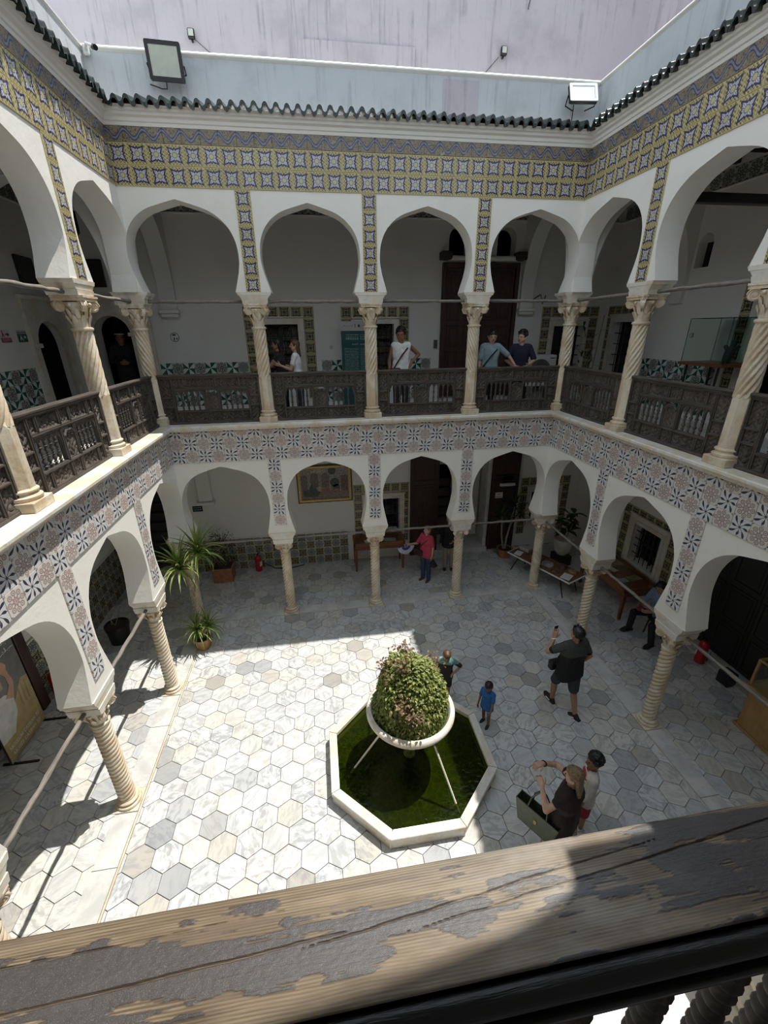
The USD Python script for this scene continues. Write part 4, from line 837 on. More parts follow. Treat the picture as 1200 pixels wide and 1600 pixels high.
obj('spout', [tube([(0, -1.03, .13), (0, -1.03, .235), (0, -1.045, .245)], .008, 8), mv(trimesh.creation.icosphere(1, .014), 0, -1.03, .24)], 'iron_black', FO)
def goldfish(loc, rz, col, label):
    t = thing('goldfish', label, 'fish', loc, rz); s = np.linspace(0, 1, 9)
    b = lathe([(max(.001, .018*math.sin(PI*u**.7)), u*.11) for u in s], 10, False); b.apply_transform(np.array([[0, 0, 1, -.055], [0, .8, 0, 0], [-1, 0, 0, 0], [0, 0, 0, 1.]]))
    m = simple(label[:6].strip() + '_fish', col, .3); obj('body', b, m, t, smooth=50)
    obj('tail', hull([(-.05, 0, 0), (-.052, .003, 0), (-.09, .012, .012), (-.09, -.012, .012), (-.085, 0, -.014)]), m, t); obj('fin', hull([(.01, 0, .015), (-.02, .002, .014), (-.02, -.002, .014), (-.015, 0, .028)]), m, t)
goldfish((3.61, -4.46, .09), .6, (.55, .07, .02), 'orange goldfish in the dark pool water'); goldfish((3.34, -4.20, .09), .9, (.55, .52, .48), 'white goldfish in the pool, left of the orange one')

# ---------------------------------------------------------------- plants
def mat_leaf(name, a, b, tr=.35):
    g = Graph(); r = g.attr('rnd'); n = g.noise(g.world(), 30., 3.)
    c = g.mix(g.ss(r*.7 + n*.3, .2, .75), a, b)
    s = g.node('principled_bsdf', 'BSDF', base_color=c, roughness=.42); t = g.node('translucent_bsdf', 'BSDF', color=g.mix(.3, c, (.35, .5, .05)))
    MAT[name] = g.close(name, g.node('mix_closure', 'closure', fac=tr, closure1=s, closure2=t))
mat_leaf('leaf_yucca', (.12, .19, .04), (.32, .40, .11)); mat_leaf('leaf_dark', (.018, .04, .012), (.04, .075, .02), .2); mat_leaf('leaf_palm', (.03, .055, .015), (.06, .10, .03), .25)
mat_leaf('leaf_fern', (.12, .165, .035), (.40, .43, .14), .4)
def blade(L, w, e0, droop, n=7):
    s = np.linspace(0, 1, n); e = e0 - droop*s**1.4; dx = np.r_[0, np.cumsum(np.cos(e[:-1])*L/(n-1))]; dz = np.r_[0, np.cumsum(np.sin(e[:-1])*L/(n-1))]
    ww = w*np.minimum(1, s*6 + .5)*(1 - s**2.2)*.5 + .0008
    nx, nz = -np.sin(e), np.cos(e); v = []
    for k in range(n): v += [(dx[k] - nx[k]*0, -ww[k], dz[k] + ww[k]*.45), (dx[k], 0, dz[k]), (dx[k], ww[k], dz[k] + ww[k]*.45)]
    f = []
    for k in range(n-1):
        for j in (0, 1): a = 3*k + j; f += [(a, a+1, a+4), (a, a+4, a+3)]
    return np.array(v), np.array(f)
def yucca_head(t, c, n, L, rg, mat='leaf_yucca', up=.5, w=.034):
    for k in range(n):
        u = k/n; e = 1.45 - 1.6*u + rg.uniform(-.15, .15); v, f = blade(L*rg.uniform(.8, 1.1), w*rg.uniform(.8, 1.1), e, (.5 + 1.9*u)*rg.uniform(.6, 1.25))
        obj('leaf', (v, f), mat, t, m=m4((c[0], c[1], c[2] - .10*u), k*2.39996 + rg.uniform(-.2, .2)), smooth=True, attrs={'rnd': np.full(len(v), rg.random())})
def pot(t, r, h, mat, rim=.02, taper=.72, soil=True):
    p = obj('pot', lathe([(r*taper, 0), (r*(taper + (1-taper)*.5), h*.5), (r, h*.84), (r+rim, h*.86), (r+rim, h), (r, h), (r*.96, h*.9), (0, h*.9)], 30), mat, t, smooth=35)
    if soil: obj('soil', mv(lathe([(0, 0), (r*.95, 0), (r*.6, .015), (0, .02)], 20, False), 0, 0, h*.9), 'soil', p)
simple('bark', (.30, .25, .17), .9, .35, 25., .01)
def trunk(t, pts, r): obj('trunk', tube(pts, r, 9), 'bark', t, smooth=50)
rg = random.Random(3)
Y = thing('potted_yucca', 'potted yucca with two tall heads and low bright ones in a glazed terracotta pot', 'plant', (.30, -.98, 0))
pot(Y, .17, .26, 'terracotta_glazed', .018, .78)
trunk(Y, [(-.02, .02, .2), (-.06, .08, .6), (-.05, .14, 1.1), (-.10, .15, 1.55), (-.16, .15, 1.78)], [.024, .02, .018, .017, .022]); trunk(Y, [(-.05, .14, 1.1), (.05, .22, 1.5), (.10, .30, 2.02)], [.018, .017, .022]); trunk(Y, [(.03, 0, .2), (.04, 0, .36), (.0, -.02, .48)], [.035, .03, .03]); trunk(Y, [(.04, 0, .3), (.13, .03, .50)], [.025, .022])
yucca_head(Y, (-.18, .13, 1.86), 62, .66, rg, w=.042); yucca_head(Y, (.16, .30, 2.10), 62, .66, rg, w=.042); yucca_head(Y, (-.05, -.03, .50), 50, .46, rg, w=.034); yucca_head(Y, (.16, .03, .54), 40, .42, rg, w=.034)
PA = thing('potted_palm', 'tall potted yucca palm in the shade before the far door leaf', 'plant', (7.93, 1.62, 0))
pot(PA, .20, .26, 'terracotta', .03, .8)
trunk(PA, [(0, 0, .2), (.02, 0, .6), (.10, 0, 1.0), (.16, .02, 1.5)], [.035, .03, .025, .025]); trunk(PA, [(-.04, 0, .2), (-.14, .0, .7), (-.18, 0, 1.25)], [.03, .025, .025]); trunk(PA, [(.10, 0, 1.0), (.32, -.02, 1.3)], [.022, .02])
yucca_head(PA, (.16, .02, 1.55), 44, .58, rg, 'leaf_palm'); yucca_head(PA, (-.18, 0, 1.28), 36, .5, rg, 'leaf_palm'); yucca_head(PA, (.34, -.02, 1.32), 30, .48, rg, 'leaf_palm')
def oval(L, w, n=6):
    s = np.linspace(0, 1, n); ww = w*np.sin(PI*np.clip(s, .02, .98))**.8/2; z = .12*L*np.sin(PI*s) - .1*L*s; v = []
    for k in range(n): v += [(L*s[k], -ww[k], z[k] + ww[k]*.25), (L*s[k], 0, z[k]), (L*s[k], ww[k], z[k] + ww[k]*.25)]
    f = []
    for k in range(n-1):
        for j in (0, 1): a = 3*k + j; f += [(a, a+1, a+4), (a, a+4, a+3)]
    return np.array(v), np.array(f)
def tilted(x, y, z, az, el, roll=0.):
    d = np.array([math.cos(el)*math.cos(az), math.cos(el)*math.sin(az), math.sin(el)]); s = np.array([-math.sin(az), math.cos(az), 0]); u = np.cross(d, s)
    return m4((x, y, z), ax=[d, s*math.cos(roll) + u*math.sin(roll), u*math.cos(roll) - s*math.sin(roll)])
RB = thing('rubber_plant', 'dark broad-leaved plant in a tall pale pot behind the folding table', 'plant', (9.30, 1.0, 0))
obj('stand', box(-.2, .2, -.2, .2, 0, .28, .01), 'wood_black', RB)
obj('pot', mv(lathe([(.12, 0), (.19, .10), (.235, .28), (.255, .46), (.265, .48), (.245, .48), (.22, .43), (0, .43)], 30), 0, 0, .28), 'marble_pale', RB, smooth=40)
trunk(RB, [(0, 0, .7), (.02, .02, 1.1), (.0, .03, 1.45)], .018); trunk(RB, [(.03, 0, .7), (.12, -.02, 1.0), (.2, -.05, 1.35)], .015)
for k in range(26): v, f = oval(rg.uniform(.26, .36), rg.uniform(.12, .17)); obj('leaf', (v, f), 'leaf_dark', RB, m=tilted(rg.uniform(-.05, .18), rg.uniform(-.05, .05), rg.uniform(.85, 1.5), k*2.4, rg.uniform(-.3, .6)), smooth=True, attrs={'rnd': np.full(len(v), rg.random())})
SH = thing('potted_shrub', 'dark small-leaved shrub in a square terracotta planter by the far left wall', 'plant', (.24, 1.68, 0))
obj('pot', [box(-.24, .24, -.2, .2, 0, .34, .01), box(-.26, .26, -.22, .22, .34, .40, .012)], 'terracotta', SH); obj('soil', box(-.22, .22, -.18, .18, .38, .405), 'soil', SH)
for k in range(6): trunk(SH, [(rg.uniform(-.1, .1), 0, .38), (rg.uniform(-.2, .2), rg.uniform(-.1, .1), .8), (rg.uniform(-.3, .34), rg.uniform(-.1, .15), rg.uniform(1.05, 1.3))], .009)
def leaf_cloud(n, fn, size, rg, shape=oval, ratio=.5):
    V, F, A = [], [], []; o = 0; base = [shape(1., ratio, 4)]
    for k in range(n):
        p, az, el = fn(rg); s = size*rg.uniform(.6, 1.25); v, f = base[0]; m = tilted(p[0], p[1], p[2], az, el, rg.uniform(-.5, .5))
        w = (v*s) @ m[:3, :3].T + m[:3, 3]; V.append(w); F.append(f + o); A.append(np.full(len(w), rg.random())); o += len(w)
    return (np.vstack(V), np.vstack(F)), {'rnd': np.concatenate(A)}
def shrub_pt(rg): a = rg.uniform(0, 2*PI); r = rg.uniform(.02, .34)**.9; z = rg.uniform(.5, 1.34); return ((r*math.cos(a)*1.15, r*math.sin(a)*.6, z), rg.uniform(0, 6.3), rg.uniform(-.6, .6))
mm, at = leaf_cloud(700, shrub_pt, .055, rg); obj('foliage', mm, 'leaf_dark', SH, attrs=at, kind='stuff')
FE = thing('fern_mound', 'big round mound of green ferns growing in the fountain bowl', 'plant', (FX, FY, 1.0))
def fern_pt(rg):
    while True:
        d = np.array([rg.gauss(0, 1), rg.gauss(0, 1), rg.gauss(0, 1)]); d /= np.linalg.norm(d)
        if d[2] > -.25: break
    rr = .93 + .26*(float(fbm(d*2.6 + 5, 3, 77)) - .35) + rg.uniform(-.16, .04); p = np.array([d[0]*.50, d[1]*.50, d[2]*.86 + .10 if d[2] > 0 else .10 + d[2]*.5])*[rr, rr, rr]
    az = math.atan2(d[1], d[0]) + rg.uniform(-1.2, 1.2); el = -.9 + 1.0*max(0, d[2]) + rg.uniform(-.5, .4); return p, az, el
mm, at = leaf_cloud(15000, fern_pt, .047, rg, oval, .62); obj('foliage', mm, 'leaf_fern', FE, attrs=at, kind='stuff')
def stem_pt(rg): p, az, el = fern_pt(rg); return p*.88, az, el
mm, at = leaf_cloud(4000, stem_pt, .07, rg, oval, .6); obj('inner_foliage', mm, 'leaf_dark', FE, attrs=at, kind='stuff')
core = trimesh.creation.icosphere(3, 1.); core.vertices *= [.38, .38, .72]; core.vertices[:, 2] += .10; core.vertices *= 1 + .1*(fbm(core.vertices*5, 2, 9)[:, None] - .5); core.vertices[:, 2] = np.maximum(core.vertices[:, 2], -.02)
obj('root_mass', core, 'soil', FE, smooth=True)
mat_leaf('leaf_wilted', (.16, .09, .06), (.26, .17, .10), .3)
for k in range(6):
    a = rg.uniform(0, 6.3); e = rg.uniform(.3, 1.2); c = np.array([.47*math.cos(a)*math.cos(e), .47*math.sin(a)*math.cos(e), 1.0*.10 + .85*math.sin(e)])
    mm, at = leaf_cloud(110, lambda rg, c=c, a=a: (c*1.04 + [rg.gauss(0, .07), rg.gauss(0, .07), rg.gauss(0, .06)], rg.uniform(0, 6.3), rg.uniform(-1, .3)), .055, rg, oval, .6); obj('wilted_fronds', mm, 'leaf_wilted', FE, attrs=at, kind='stuff')
for i, (x, y, r, h, lb, nl) in enumerate([(-1.5, -.48, .22, .42, 'dark round planter standing on the left ground-floor gallery, nearer one', 3), (-1.60, 1.35, .19, .38, 'dark round planter by the left wall near the stair archway', 14)]):
    t = thing('planter', lb, 'planter', (x, y, 0)); pot(t, r, h, 'black_plastic', .012, .85)
    for k in range(nl): trunk(t, [(rg.uniform(-.08, .08), 0, h*.9), (rg.uniform(-.2, .2), rg.uniform(-.2, .2), h + rg.uniform(.2, .5))], .006)
    if nl > 5:
        mm, at = leaf_cloud(240, lambda rg: ((rg.gauss(0, .16), rg.gauss(0, .16), h + rg.uniform(.1, .7)), rg.uniform(0, 6.3), rg.uniform(-.5, .6)), .09, rg); obj('foliage', mm, 'leaf_dark', t, attrs=at, kind='stuff')
UP = thing('bare_plant', 'sparse dark plant on a thin stem at the upper far right corner', 'plant', (9.35, 1.15, 4.30))
pot(UP, .18, .34, 'terracotta', .02); trunk(UP, [(0, 0, .3), (.02, 0, .9), (.06, 0, 1.5), (.1, 0, 1.95)], .012); trunk(UP, [(0, 0, .5), (-.2, 0, 1.0), (-.42, 0, 1.25)], .009); trunk(UP, [(.02, 0, .9), (-.12, .05, 1.35), (-.3, .05, 1.6)], .008)
for k in range(22): v, f = oval(rg.uniform(.16, .26), .05); obj('leaf', (v, f), 'leaf_dark', UP, m=tilted(rg.uniform(-.4, .1), rg.uniform(-.05, .05), rg.uniform(.7, 1.9), rg.uniform(0, 6.3), rg.uniform(-.8, .5)), smooth=True, attrs={'rnd': np.full(len(v), rg.random())})

# ---------------------------------------------------------------- furniture and fittings
def table_case(name, label, loc, rz, w, d, h):
    t = thing(name, label, 'display table', loc, rz)
    for sx in (-1, 1):
        for sy in (-1, 1): obj('leg', hull([(sx*(w/2-.045) + a, sy*(d/2-.045) + b, 0) for a in (-.025, .025) for b in (-.025, .025)] + [(sx*(w/2-.05) + a, sy*(d/2-.05) + b, h-.12) for a in (-.038, .038) for b in (-.038, .038)]), 'wood_table', t)
    obj('apron', [box(-w/2+.03, w/2-.03, y-.012, y+.012, h-.15, h-.04) for y in (-d/2+.05, d/2-.05)] + [box(x-.012, x+.012, -d/2+.05, d/2-.05, h-.15, h-.04) for x in (-w/2+.05, w/2-.05)], 'wood_table', t)
    obj('tabletop', box(-w/2, w/2, -d/2, d/2, h-.05, h-.02, .006), 'wood_table', t)
    obj('rim', [box(-w/2, w/2, s*(d/2-.02)-.02, s*(d/2-.02)+.02, h-.02, h+.06, .005) for s in (-1, 1)] + [box(s*(w/2-.02)-.02, s*(w/2-.02)+.02, -d/2, d/2, h-.02, h+.06, .005) for s in (-1, 1)], 'wood_table', t)
    obj('glass_top', box(-w/2+.03, w/2-.03, -d/2+.03, d/2-.03, h+.045, h+.051), 'glass', t); return t
table_case('table_case', 'long wooden glass-topped table case under the far ground-floor window', (4.33, 1.72, 0), 0, 1.36, .58, .78)
table_case('table_case', 'reddish glass-topped table case under the right ground-floor window', (9.66, -.78, 0), PI/2, 1.62, .86, .72)
simple('paper', (.70, .68, .62), .9, .05); simple('old_paper', (.42, .34, .20), .9, .2); simple('paper_grey', (.45, .46, .45), .9, .08)
for i, (x, y, w, h, rz, m_, lb) in enumerate([(9.62, -.62, .16, .22, .3, 'paper', 'white printed sheet in the reddish table case'), (9.85, -.35, .40, .26, .1, 'old_paper', 'large tan document in the reddish table case'), (9.50, -.25, .22, .18, -.4, 'paper_grey', 'grey sheet in the reddish table case, end nearest the corner'), (9.86, -1.05, .30, .20, .2, 'old_paper', 'brown framed card in the reddish table case, near end'), (9.56, -1.10, .20, .16, .0, 'paper_grey', 'pale card at the near end of the reddish table case')]):
    obj('document', mv(box(-w/2, w/2, -h/2, h/2, 0, .006), 0, 0, 0), m_, None, m=m4((x, y, .702), rz), label=lb, category='document', group='papers in the glass-topped table cases')
obj('document', box(-.14, .14, -.1, .1, 0, .004), 'paper', None, m=m4((4.10, 1.70, .762), .2), label='white sheet in the table case of the far side, left of the column', category='document', group='papers in the glass-topped table cases'); obj('document', box(-.16, .16, -.1, .1, 0, .004), 'paper_grey', None, m=m4((4.65, 1.72, .762), -.1), label='pale sheet in the table case of the far side, right part', category='document', group='papers in the glass-topped table cases')
# folding table with goods
a_, b_ = np.array([7.70, .98]), np.array([8.49, -.74]); d_ = b_-a_; L_ = np.linalg.norm(d_); ang = math.atan2(d_[1], d_[0]); mid = (a_+b_)/2 + np.array([-d_[1], d_[0]])/L_*.33; TZ = .50
FT = thing('folding_table', 'low folding table with white edge, laden with leather goods and papers', 'table', (mid[0], mid[1], 0), ang)
obj('tabletop', box(-L_/2, L_/2, -.33, .33, TZ-.035, TZ-.003, .008), 'white_paint', FT); obj('cloth', box(-L_/2+.03, L_/2-.03, -.30, .32, TZ-.003, TZ+.002), simple('brown_cloth', (.17, .085, .04), .9, .2), FT)
for sx in (-1, 1):
    for sy in (-1, 1): obj('leg', tube([(sx*.62, sy*.24, TZ-.03), (sx*.80, sy*.28, 0)], .013, 8), 'iron_black', FT)
    obj('brace', tube([(sx*.66, -.26, .35), (sx*.66, .26, .35)], .010, 8), 'iron_black', FT)
def on_table(name, mesh, mat, u, v, label, cat, rz=0., smooth=False):
    c, s = math.cos(ang), math.sin(ang); return obj(name, mesh, mat, None, m=m4((mid[0] + u*c - v*s, mid[1] + u*s + v*c, TZ + .003), ang + rz), label=label, category=cat, smooth=smooth)
simple('leather_tan', (.30, .15, .06), .6, .3, 20.); simple('leather_dark', (.10, .05, .03), .55, .3); simple('grey_cloth', (.30, .30, .31), .9, .15)
on_table('paper_sheet', box(-.11, .11, -.15, .15, 0, .004), 'white_paint', .72, -.12, 'white sheet at the right end of the folding table', 'paper', .25)
on_table('paper_sheet', box(-.09, .09, -.12, .12, 0, .02, .003), 'white_paint', -.70, -.16, 'white pad at the left end of the folding table', 'paper', .3)
on_table('box', box(-.14, .14, -.09, .09, 0, .09, .006), 'paper_grey', -.72, .14, 'pale box at the back left of the folding table', 'box', .1)
on_table('bottle', lathe([(.028, 0), (.032, .01), (.032, .12), (.012, .16), (.012, .19)], 14), 'glass', -.52, -.05, 'clear bottle standing on the folding table', 'bottle', 0, 40)
def lump(w, d, h, seed, mat, u, v, label, name='leather_bag', cat='bag'):
    s = trimesh.creation.icosphere(3, 1.); n = fbm(s.vertices*2.5, 3, seed); s.vertices *= np.array([w/2, d/2, h])*(.75 + .5*n[:, None]); s.vertices[:, 2] = np.maximum(s.vertices[:, 2], 0); on_table(name, s, mat, u, v, label, cat, seed*.7, True)
lump(.34, .26, .10, 1, 'leather_tan', -.26, .02, 'tan leather bag on the folding table, left of the column'); lump(.30, .30, .08, 2, 'grey_cloth', .10, -.02, 'grey folded cloth on the folding table right of the column', 'cloth', 'cloth'); lump(.28, .22, .09, 3, 'leather_dark', .40, .17, 'dark leather bag on the folding table beside the grey cloth'); lump(.24, .2, .08, 4, 'leather_tan', .68, .17, 'tan leather bag at the right back of the folding table'); lump(.2, .16, .06, 5, 'leather_dark', .42, -.17, 'small dark purse at the front edge of the folding table')
# light wooden display case at the right edge
DC = thing('display_case', 'light wooden display case with glass top at the right edge', 'display case', (9.78, -5.05, 0))
obj('base', [box(-.40, .40, -.70, .70, .02, .78, .012), box(-.405, -.395, -.64, .64, .10, .72), box(-.43, .43, -.74, .74, 0, .05, .008)], 'wood_light', DC); obj('ledge', box(-.46, .46, -.78, .78, .78, .84, .012), 'wood_light', DC)
for x in (-.40, .40):
    for y in (-.72, .72): obj('post', box(x-.018, x+.018, y-.018, y+.018, .84, 1.32, .004), 'wood_light', DC)
obj('top_frame', [box(-.42, .42, y-.018, y+.018, 1.30, 1.335, .004) for y in (-.72, .72)] + [box(x-.018, x+.018, -.72, .72, 1.30, 1.335, .004) for x in (-.40, .40)], 'wood_light', DC)
for q in ((-.403, -.397, -.7, .7, .84, 1.3), (.397, .403, -.7, .7, .84, 1.3), (-.4, .4, -.723, -.717, .84, 1.3), (-.4, .4, .717, .723, .84, 1.3), (-.4, .4, -.7, .7, 1.312, 1.318)): obj('pane', box(*q), 'glass', DC)
obj('exhibit', lathe([(.05, 0), (.10, .03), (.13, .12), (.10, .22), (.05, .26), (.07, .30)], 20), simple('dark_red_ware', (.11, .02, .02), .4), None, m=m4((9.72, -4.75, .842)), smooth=40, label='dark red vessel inside the light wooden display case', category='vessel')
obj('exhibit', lathe([(.04, 0), (.07, .05), (.06, .12), (.03, .15), (.035, .17)], 16), 'marble_pale', None, m=m4((9.82, -4.45, .842)), smooth=40, label='small pale jar inside the light wooden display case', category='vessel')
SPK = thing('speaker', 'small black loudspeaker box on the floor by the right wall', 'speaker', (9.98, -3.55, 0), .1); obj('cabinet', box(-.1, .1, -.11, .11, 0, .26, .01), 'black_plastic', SPK); obj('cone', lathe([(.07, 0), (.08, .008), (.03, .004), (0, .012)], 20), 'iron_black', SPK, m=m4((-.1, 0, .15), ax=[(0, 1, 0), (0, 0, 1), (-1, 0, 0)]))
def extinguisher(loc, label, h=.52, r=.085):
    t = thing('fire_extinguisher', label, 'fire extinguisher', loc, rz=loc[0], group='red fire extinguishers'); hb = h*.78
    obj('cylinder', lathe([(r*.9, 0), (r, .01), (r, hb*.86), (r*.8, hb*.95), (r*.35, hb), (r*.3, hb+.03)], 24), 'red_paint', t, smooth=40)
    obj('valve', [lathe([(.022, hb+.02), (.026, hb+.05), (.014, hb+.07)], 12), box(-.01, .09, -.01, .01, hb+.06, hb+.075, .003), hull([(0, -.008, hb+.075), (0, .008, hb+.075), (.08, -.008, hb+.11), (.08, .008, hb+.11), (.08, 0, hb+.10)])], 'iron_black', t)
    obj('hose', tube([(0, .02, hb+.05), (.02, r+.03, hb+.03), (.03, r+.05, hb-.1), (.02, r+.03, hb*.35), (.0, r+.02, hb*.2)], .011, 8), 'black_plastic', t, smooth=50); obj('label', box(-r*.5, r*.5, -r-.002, -r*.86, hb*.35, hb*.65), 'white_paint', t)
extinguisher((1.08, 1.98, 0), 'red fire extinguisher against the far dado between the shrub and first column', .56); extinguisher((9.95, -3.0, 0), 'red fire extinguisher by the right wall above the nearest twisted column', .62); extinguisher((-1.99, -1.89, 0), 'red fire extinguisher by the left wall beside the poster banner', .66)
obj('air_hose', tube([(1.2, 2.0, .22), (1.5, 1.95, .05), (1.9, 1.9, .03), (2.3, 2.0, .05)], .012, 8), 'black_plastic', None, smooth=50, label='black hose lying along the foot of the far dado', category='hose')
AC = thing('air_conditioner', 'white air conditioner unit on the upper far gallery beside the dark-shirted man', 'air conditioner', (8.42, 1.78, 4.30))
obj('cabinet', box(-.42, .30, -.15, .17, .38, 1.10, .015), 'white_paint', AC); obj('grille', [tube([(-.10 + (.03 + .045*k)*math.cos(a), -.155, .74 + (.03 + .045*k)*math.sin(a)) for a in np.linspace(0, 2*PI, 24)], .005, 5) for k in range(6)], 'iron_black', AC); obj('fan_opening', lathe([(0, 0), (.27, 0), (.27, .004), (0, .004)], 28, False), simple('dark_grey', (.13, .135, .13), .6), AC, m=m4((-.10, -.151, .74), ax=[(1, 0, 0), (0, 0, 1), (0, -1, 0)])); obj('badge', [box(.13, .26, -.154, -.149, 1.02, 1.035), box(.15, .21, -.154, -.149, .72, .735)], 'iron_black', AC); obj('stand', [box(-.38, -.34, -.12, .15, 0, .38), box(.22, .26, -.12, .15, 0, .38)], 'iron_black', AC)
# glass case on a stand, upper right gallery
GC = thing('glass_case', 'square glass showcase on a wooden board and metal legs in the right upper gallery', 'showcase', (9.78, -1.70, 4.30))
obj('board', box(-.30, .36, -.42, .50, 1.07, 1.12, .006), 'wood_table', GC)
for x in (-.22, .28):
    for y in (-.30, .36): obj('leg', tube([(x, y, 0), (x, y, 1.07)], .018, 8), 'iron_black', GC)
for q in ((-.27, -.264, -.38, .46, 1.12, 1.82), (.324, .33, -.38, .46, 1.12, 1.82), (-.27, .33, -.383, -.377, 1.12, 1.82), (-.27, .33, .457, .463, 1.12, 1.82), (-.27, .33, -.38, .46, 1.82, 1.826)): obj('pane', box(*q), 'glass', GC)
obj('edge', [tube([(x, y, 1.12), (x, y, 1.82)], .005, 6) for x in (-.27, .33) for y in (-.38, .46)] + [tube([(-.27, y, 1.82), (.33, y, 1.82)], .004, 6) for y in (-.38, .46)] + [tube([(x, -.38, 1.82), (x, .46, 1.82)], .004, 6) for x in (-.27, .33)], simple('glass_edge', (.03, .045, .04), .2), GC)
obj('bronze_exhibit', [tube([(0, 0, 0), (.0, -.03, .14), (.01, -.06, .26)], [.06, .075, .05], 10), tube([(.0, -.03, .15), (0, -.18, .27)], [.04, .028], 8), tube([(0, -.02, .18), (0, .08, .27)], [.04, .03], 8), tube([(.01, -.05, .22), (.02, -.06, .36)], [.042, .05], 8)], simple('bronze_dark', (.03, .045, .05), .4), None, m=m4((9.80, -1.85, 5.42)), smooth=50, label='dark bronze hand-shaped fragment inside the glass showcase', category='sculpture')
# painting (generic courtyard scene), posters, signs
PT = thing('painting', 'large gilt-framed painting of a courtyard hanging on the far ground-floor wall', 'painting', (3.0, 2.13, 2.33))
simple('gilt', (.42, .29, .09), .35, .2, 30., metallic=.3); simple('frame_dark', (.05, .03, .015), .5)
fo = sg.box(-.71, -.51, .71, .51)
obj('frame', [wall_poly(fo.difference(fo.buffer(-.03, join_style=2)), -.03, .02)], 'frame_dark', PT); obj('gilt_frame', [wall_poly(fo.buffer(-.03, join_style=2).difference(fo.buffer(-.075, join_style=2)), -.045, .015), wall_poly(fo.buffer(-.075, join_style=2).difference(fo.buffer(-.09, join_style=2)), -.03, .01)], 'gilt', PT)
cols = {'pt_wall': (.31, .28, .245), 'pt_floor': (.25, .19, .17), 'pt_shade': (.17, .15, .135), 'pt_green': (.075, .085, .065), 'pt_rose': (.30, .17, .13), 'pt_pale': (.42, .38, .33), 'pt_brown': (.17, .12, .10)}
for k_, c_ in cols.items(): simple(k_, c_, .6, .35, 26.)
obj('canvas', box(-.62, .62, -.002, .01, -.42, .42), 'pt_wall', PT)
L2 = lambda poly, d: wall_poly(poly, d-.002, d)
obj('painted_scene', [L2(sg.box(-.62, -.42, .62, -.22), -.003)], 'pt_floor', PT); obj('painted_scene', [L2(ARCHED(-.36, -.16, -.2, .30), -.004), L2(ARCHED(-.08, .12, -.1, .28), -.004), L2(ARCHED(-.6, -.44, -.2, .26), -.004)], 'pt_shade', PT)
obj('painted_scene', [L2(sg.Polygon([(-.56, -.34), (-.2, -.36), (-.12, -.22), (-.3, -.12), (-.34, .02), (-.42, -.16), (-.58, -.18)]), -.006), L2(sg.Point(.26, .02).buffer(.12), -.006), L2(sg.Point(.3, -.12).buffer(.09), -.006), L2(sg.Point(.2, .34).buffer(.1), -.006)], 'pt_green', PT)
obj('painted_scene', [L2(sg.Point(.0, -.18).buffer(.09), -.008), L2(sg.Polygon([(.12, -.3), (.42, -.28), (.34, -.16), (.24, -.14), (.16, -.2)]), -.008), L2(sg.box(.06, -.2, .12, .02), -.007)], 'pt_rose', PT); obj('painted_scene', [L2(sg.Point(-.14, -.14).buffer(.07), -.007), L2(sg.Polygon([(-.4, .32), (-.1, .3), (.06, .38), (-.2, .4)]), -.006)], 'pt_pale', PT); obj('painted_scene', [L2(sg.box(.42, -.22, .60, .2), -.005), L2(sg.Point(.5, -.16).buffer(.07), -.008)], 'pt_brown', PT)
def bars_text(x0, x1, z, h, rg, d): 
    out, x = [], x0
    while x < x1 - .01: w = rg.uniform(.012, .05); out.append(box(x, min(x+w, x1), d-.0012, d, z, z+h*rg.uniform(.55, 1.))); x += w + rg.uniform(.005, .012)
    return out
GP = thing('info_panel', 'teal information panel with pale heading standing on the upper far gallery', 'sign', (3.99, 1.84, 4.30))
simple('teal_print', (.012, .085, .085), .5, .05); simple('panel_white', (.52, .51, .48), .6, .03); simple('print_pale', (.30, .38, .37), .6, .03)
obj('board', box(-.40, .40, -.01, .012, .03, 1.68), 'teal_print', GP); obj('header', box(-.40, .40, -.011, .012, 1.68, 1.88), 'panel_white', GP); obj('foot', box(-.42, .42, -.10, .10, 0, .035, .008), 'iron_black', GP)
tx = []
for k in range(3): tx += bars_text(-.30, -.02, 1.59 - .045*k, .024 + .012*(k == 2), rg, -.0105) + bars_text(.02, .30, 1.59 - .045*k, .02 + .01*(k == 2), rg, -.0105)
tx += bars_text(-.16, -.02, 1.39, .03, rg, -.0105) + bars_text(.02, .16, 1.39, .03, rg, -.0105)
for k in range(17): tx += bars_text(-.34, -.02, 1.31 - .032*k, .014, rg, -.0105) + bars_text(.02, .34, 1.31 - .032*k, .012, rg, -.0105)
obj('printed_lines', tx, 'print_pale', GP); obj('emblem', [wall_poly(sg.Point(.0, 1.785).buffer(.03), -.0125, -.011), box(-.09, -.075, -.0125, -.011, 1.75, 1.82)] + bars_text(-.34, -.12, 1.78, .012, rg, -.0112) + bars_text(.06, .32, 1.78, .012, rg, -.0112), simple('print_dark', (.08, .08, .085), .6), GP)
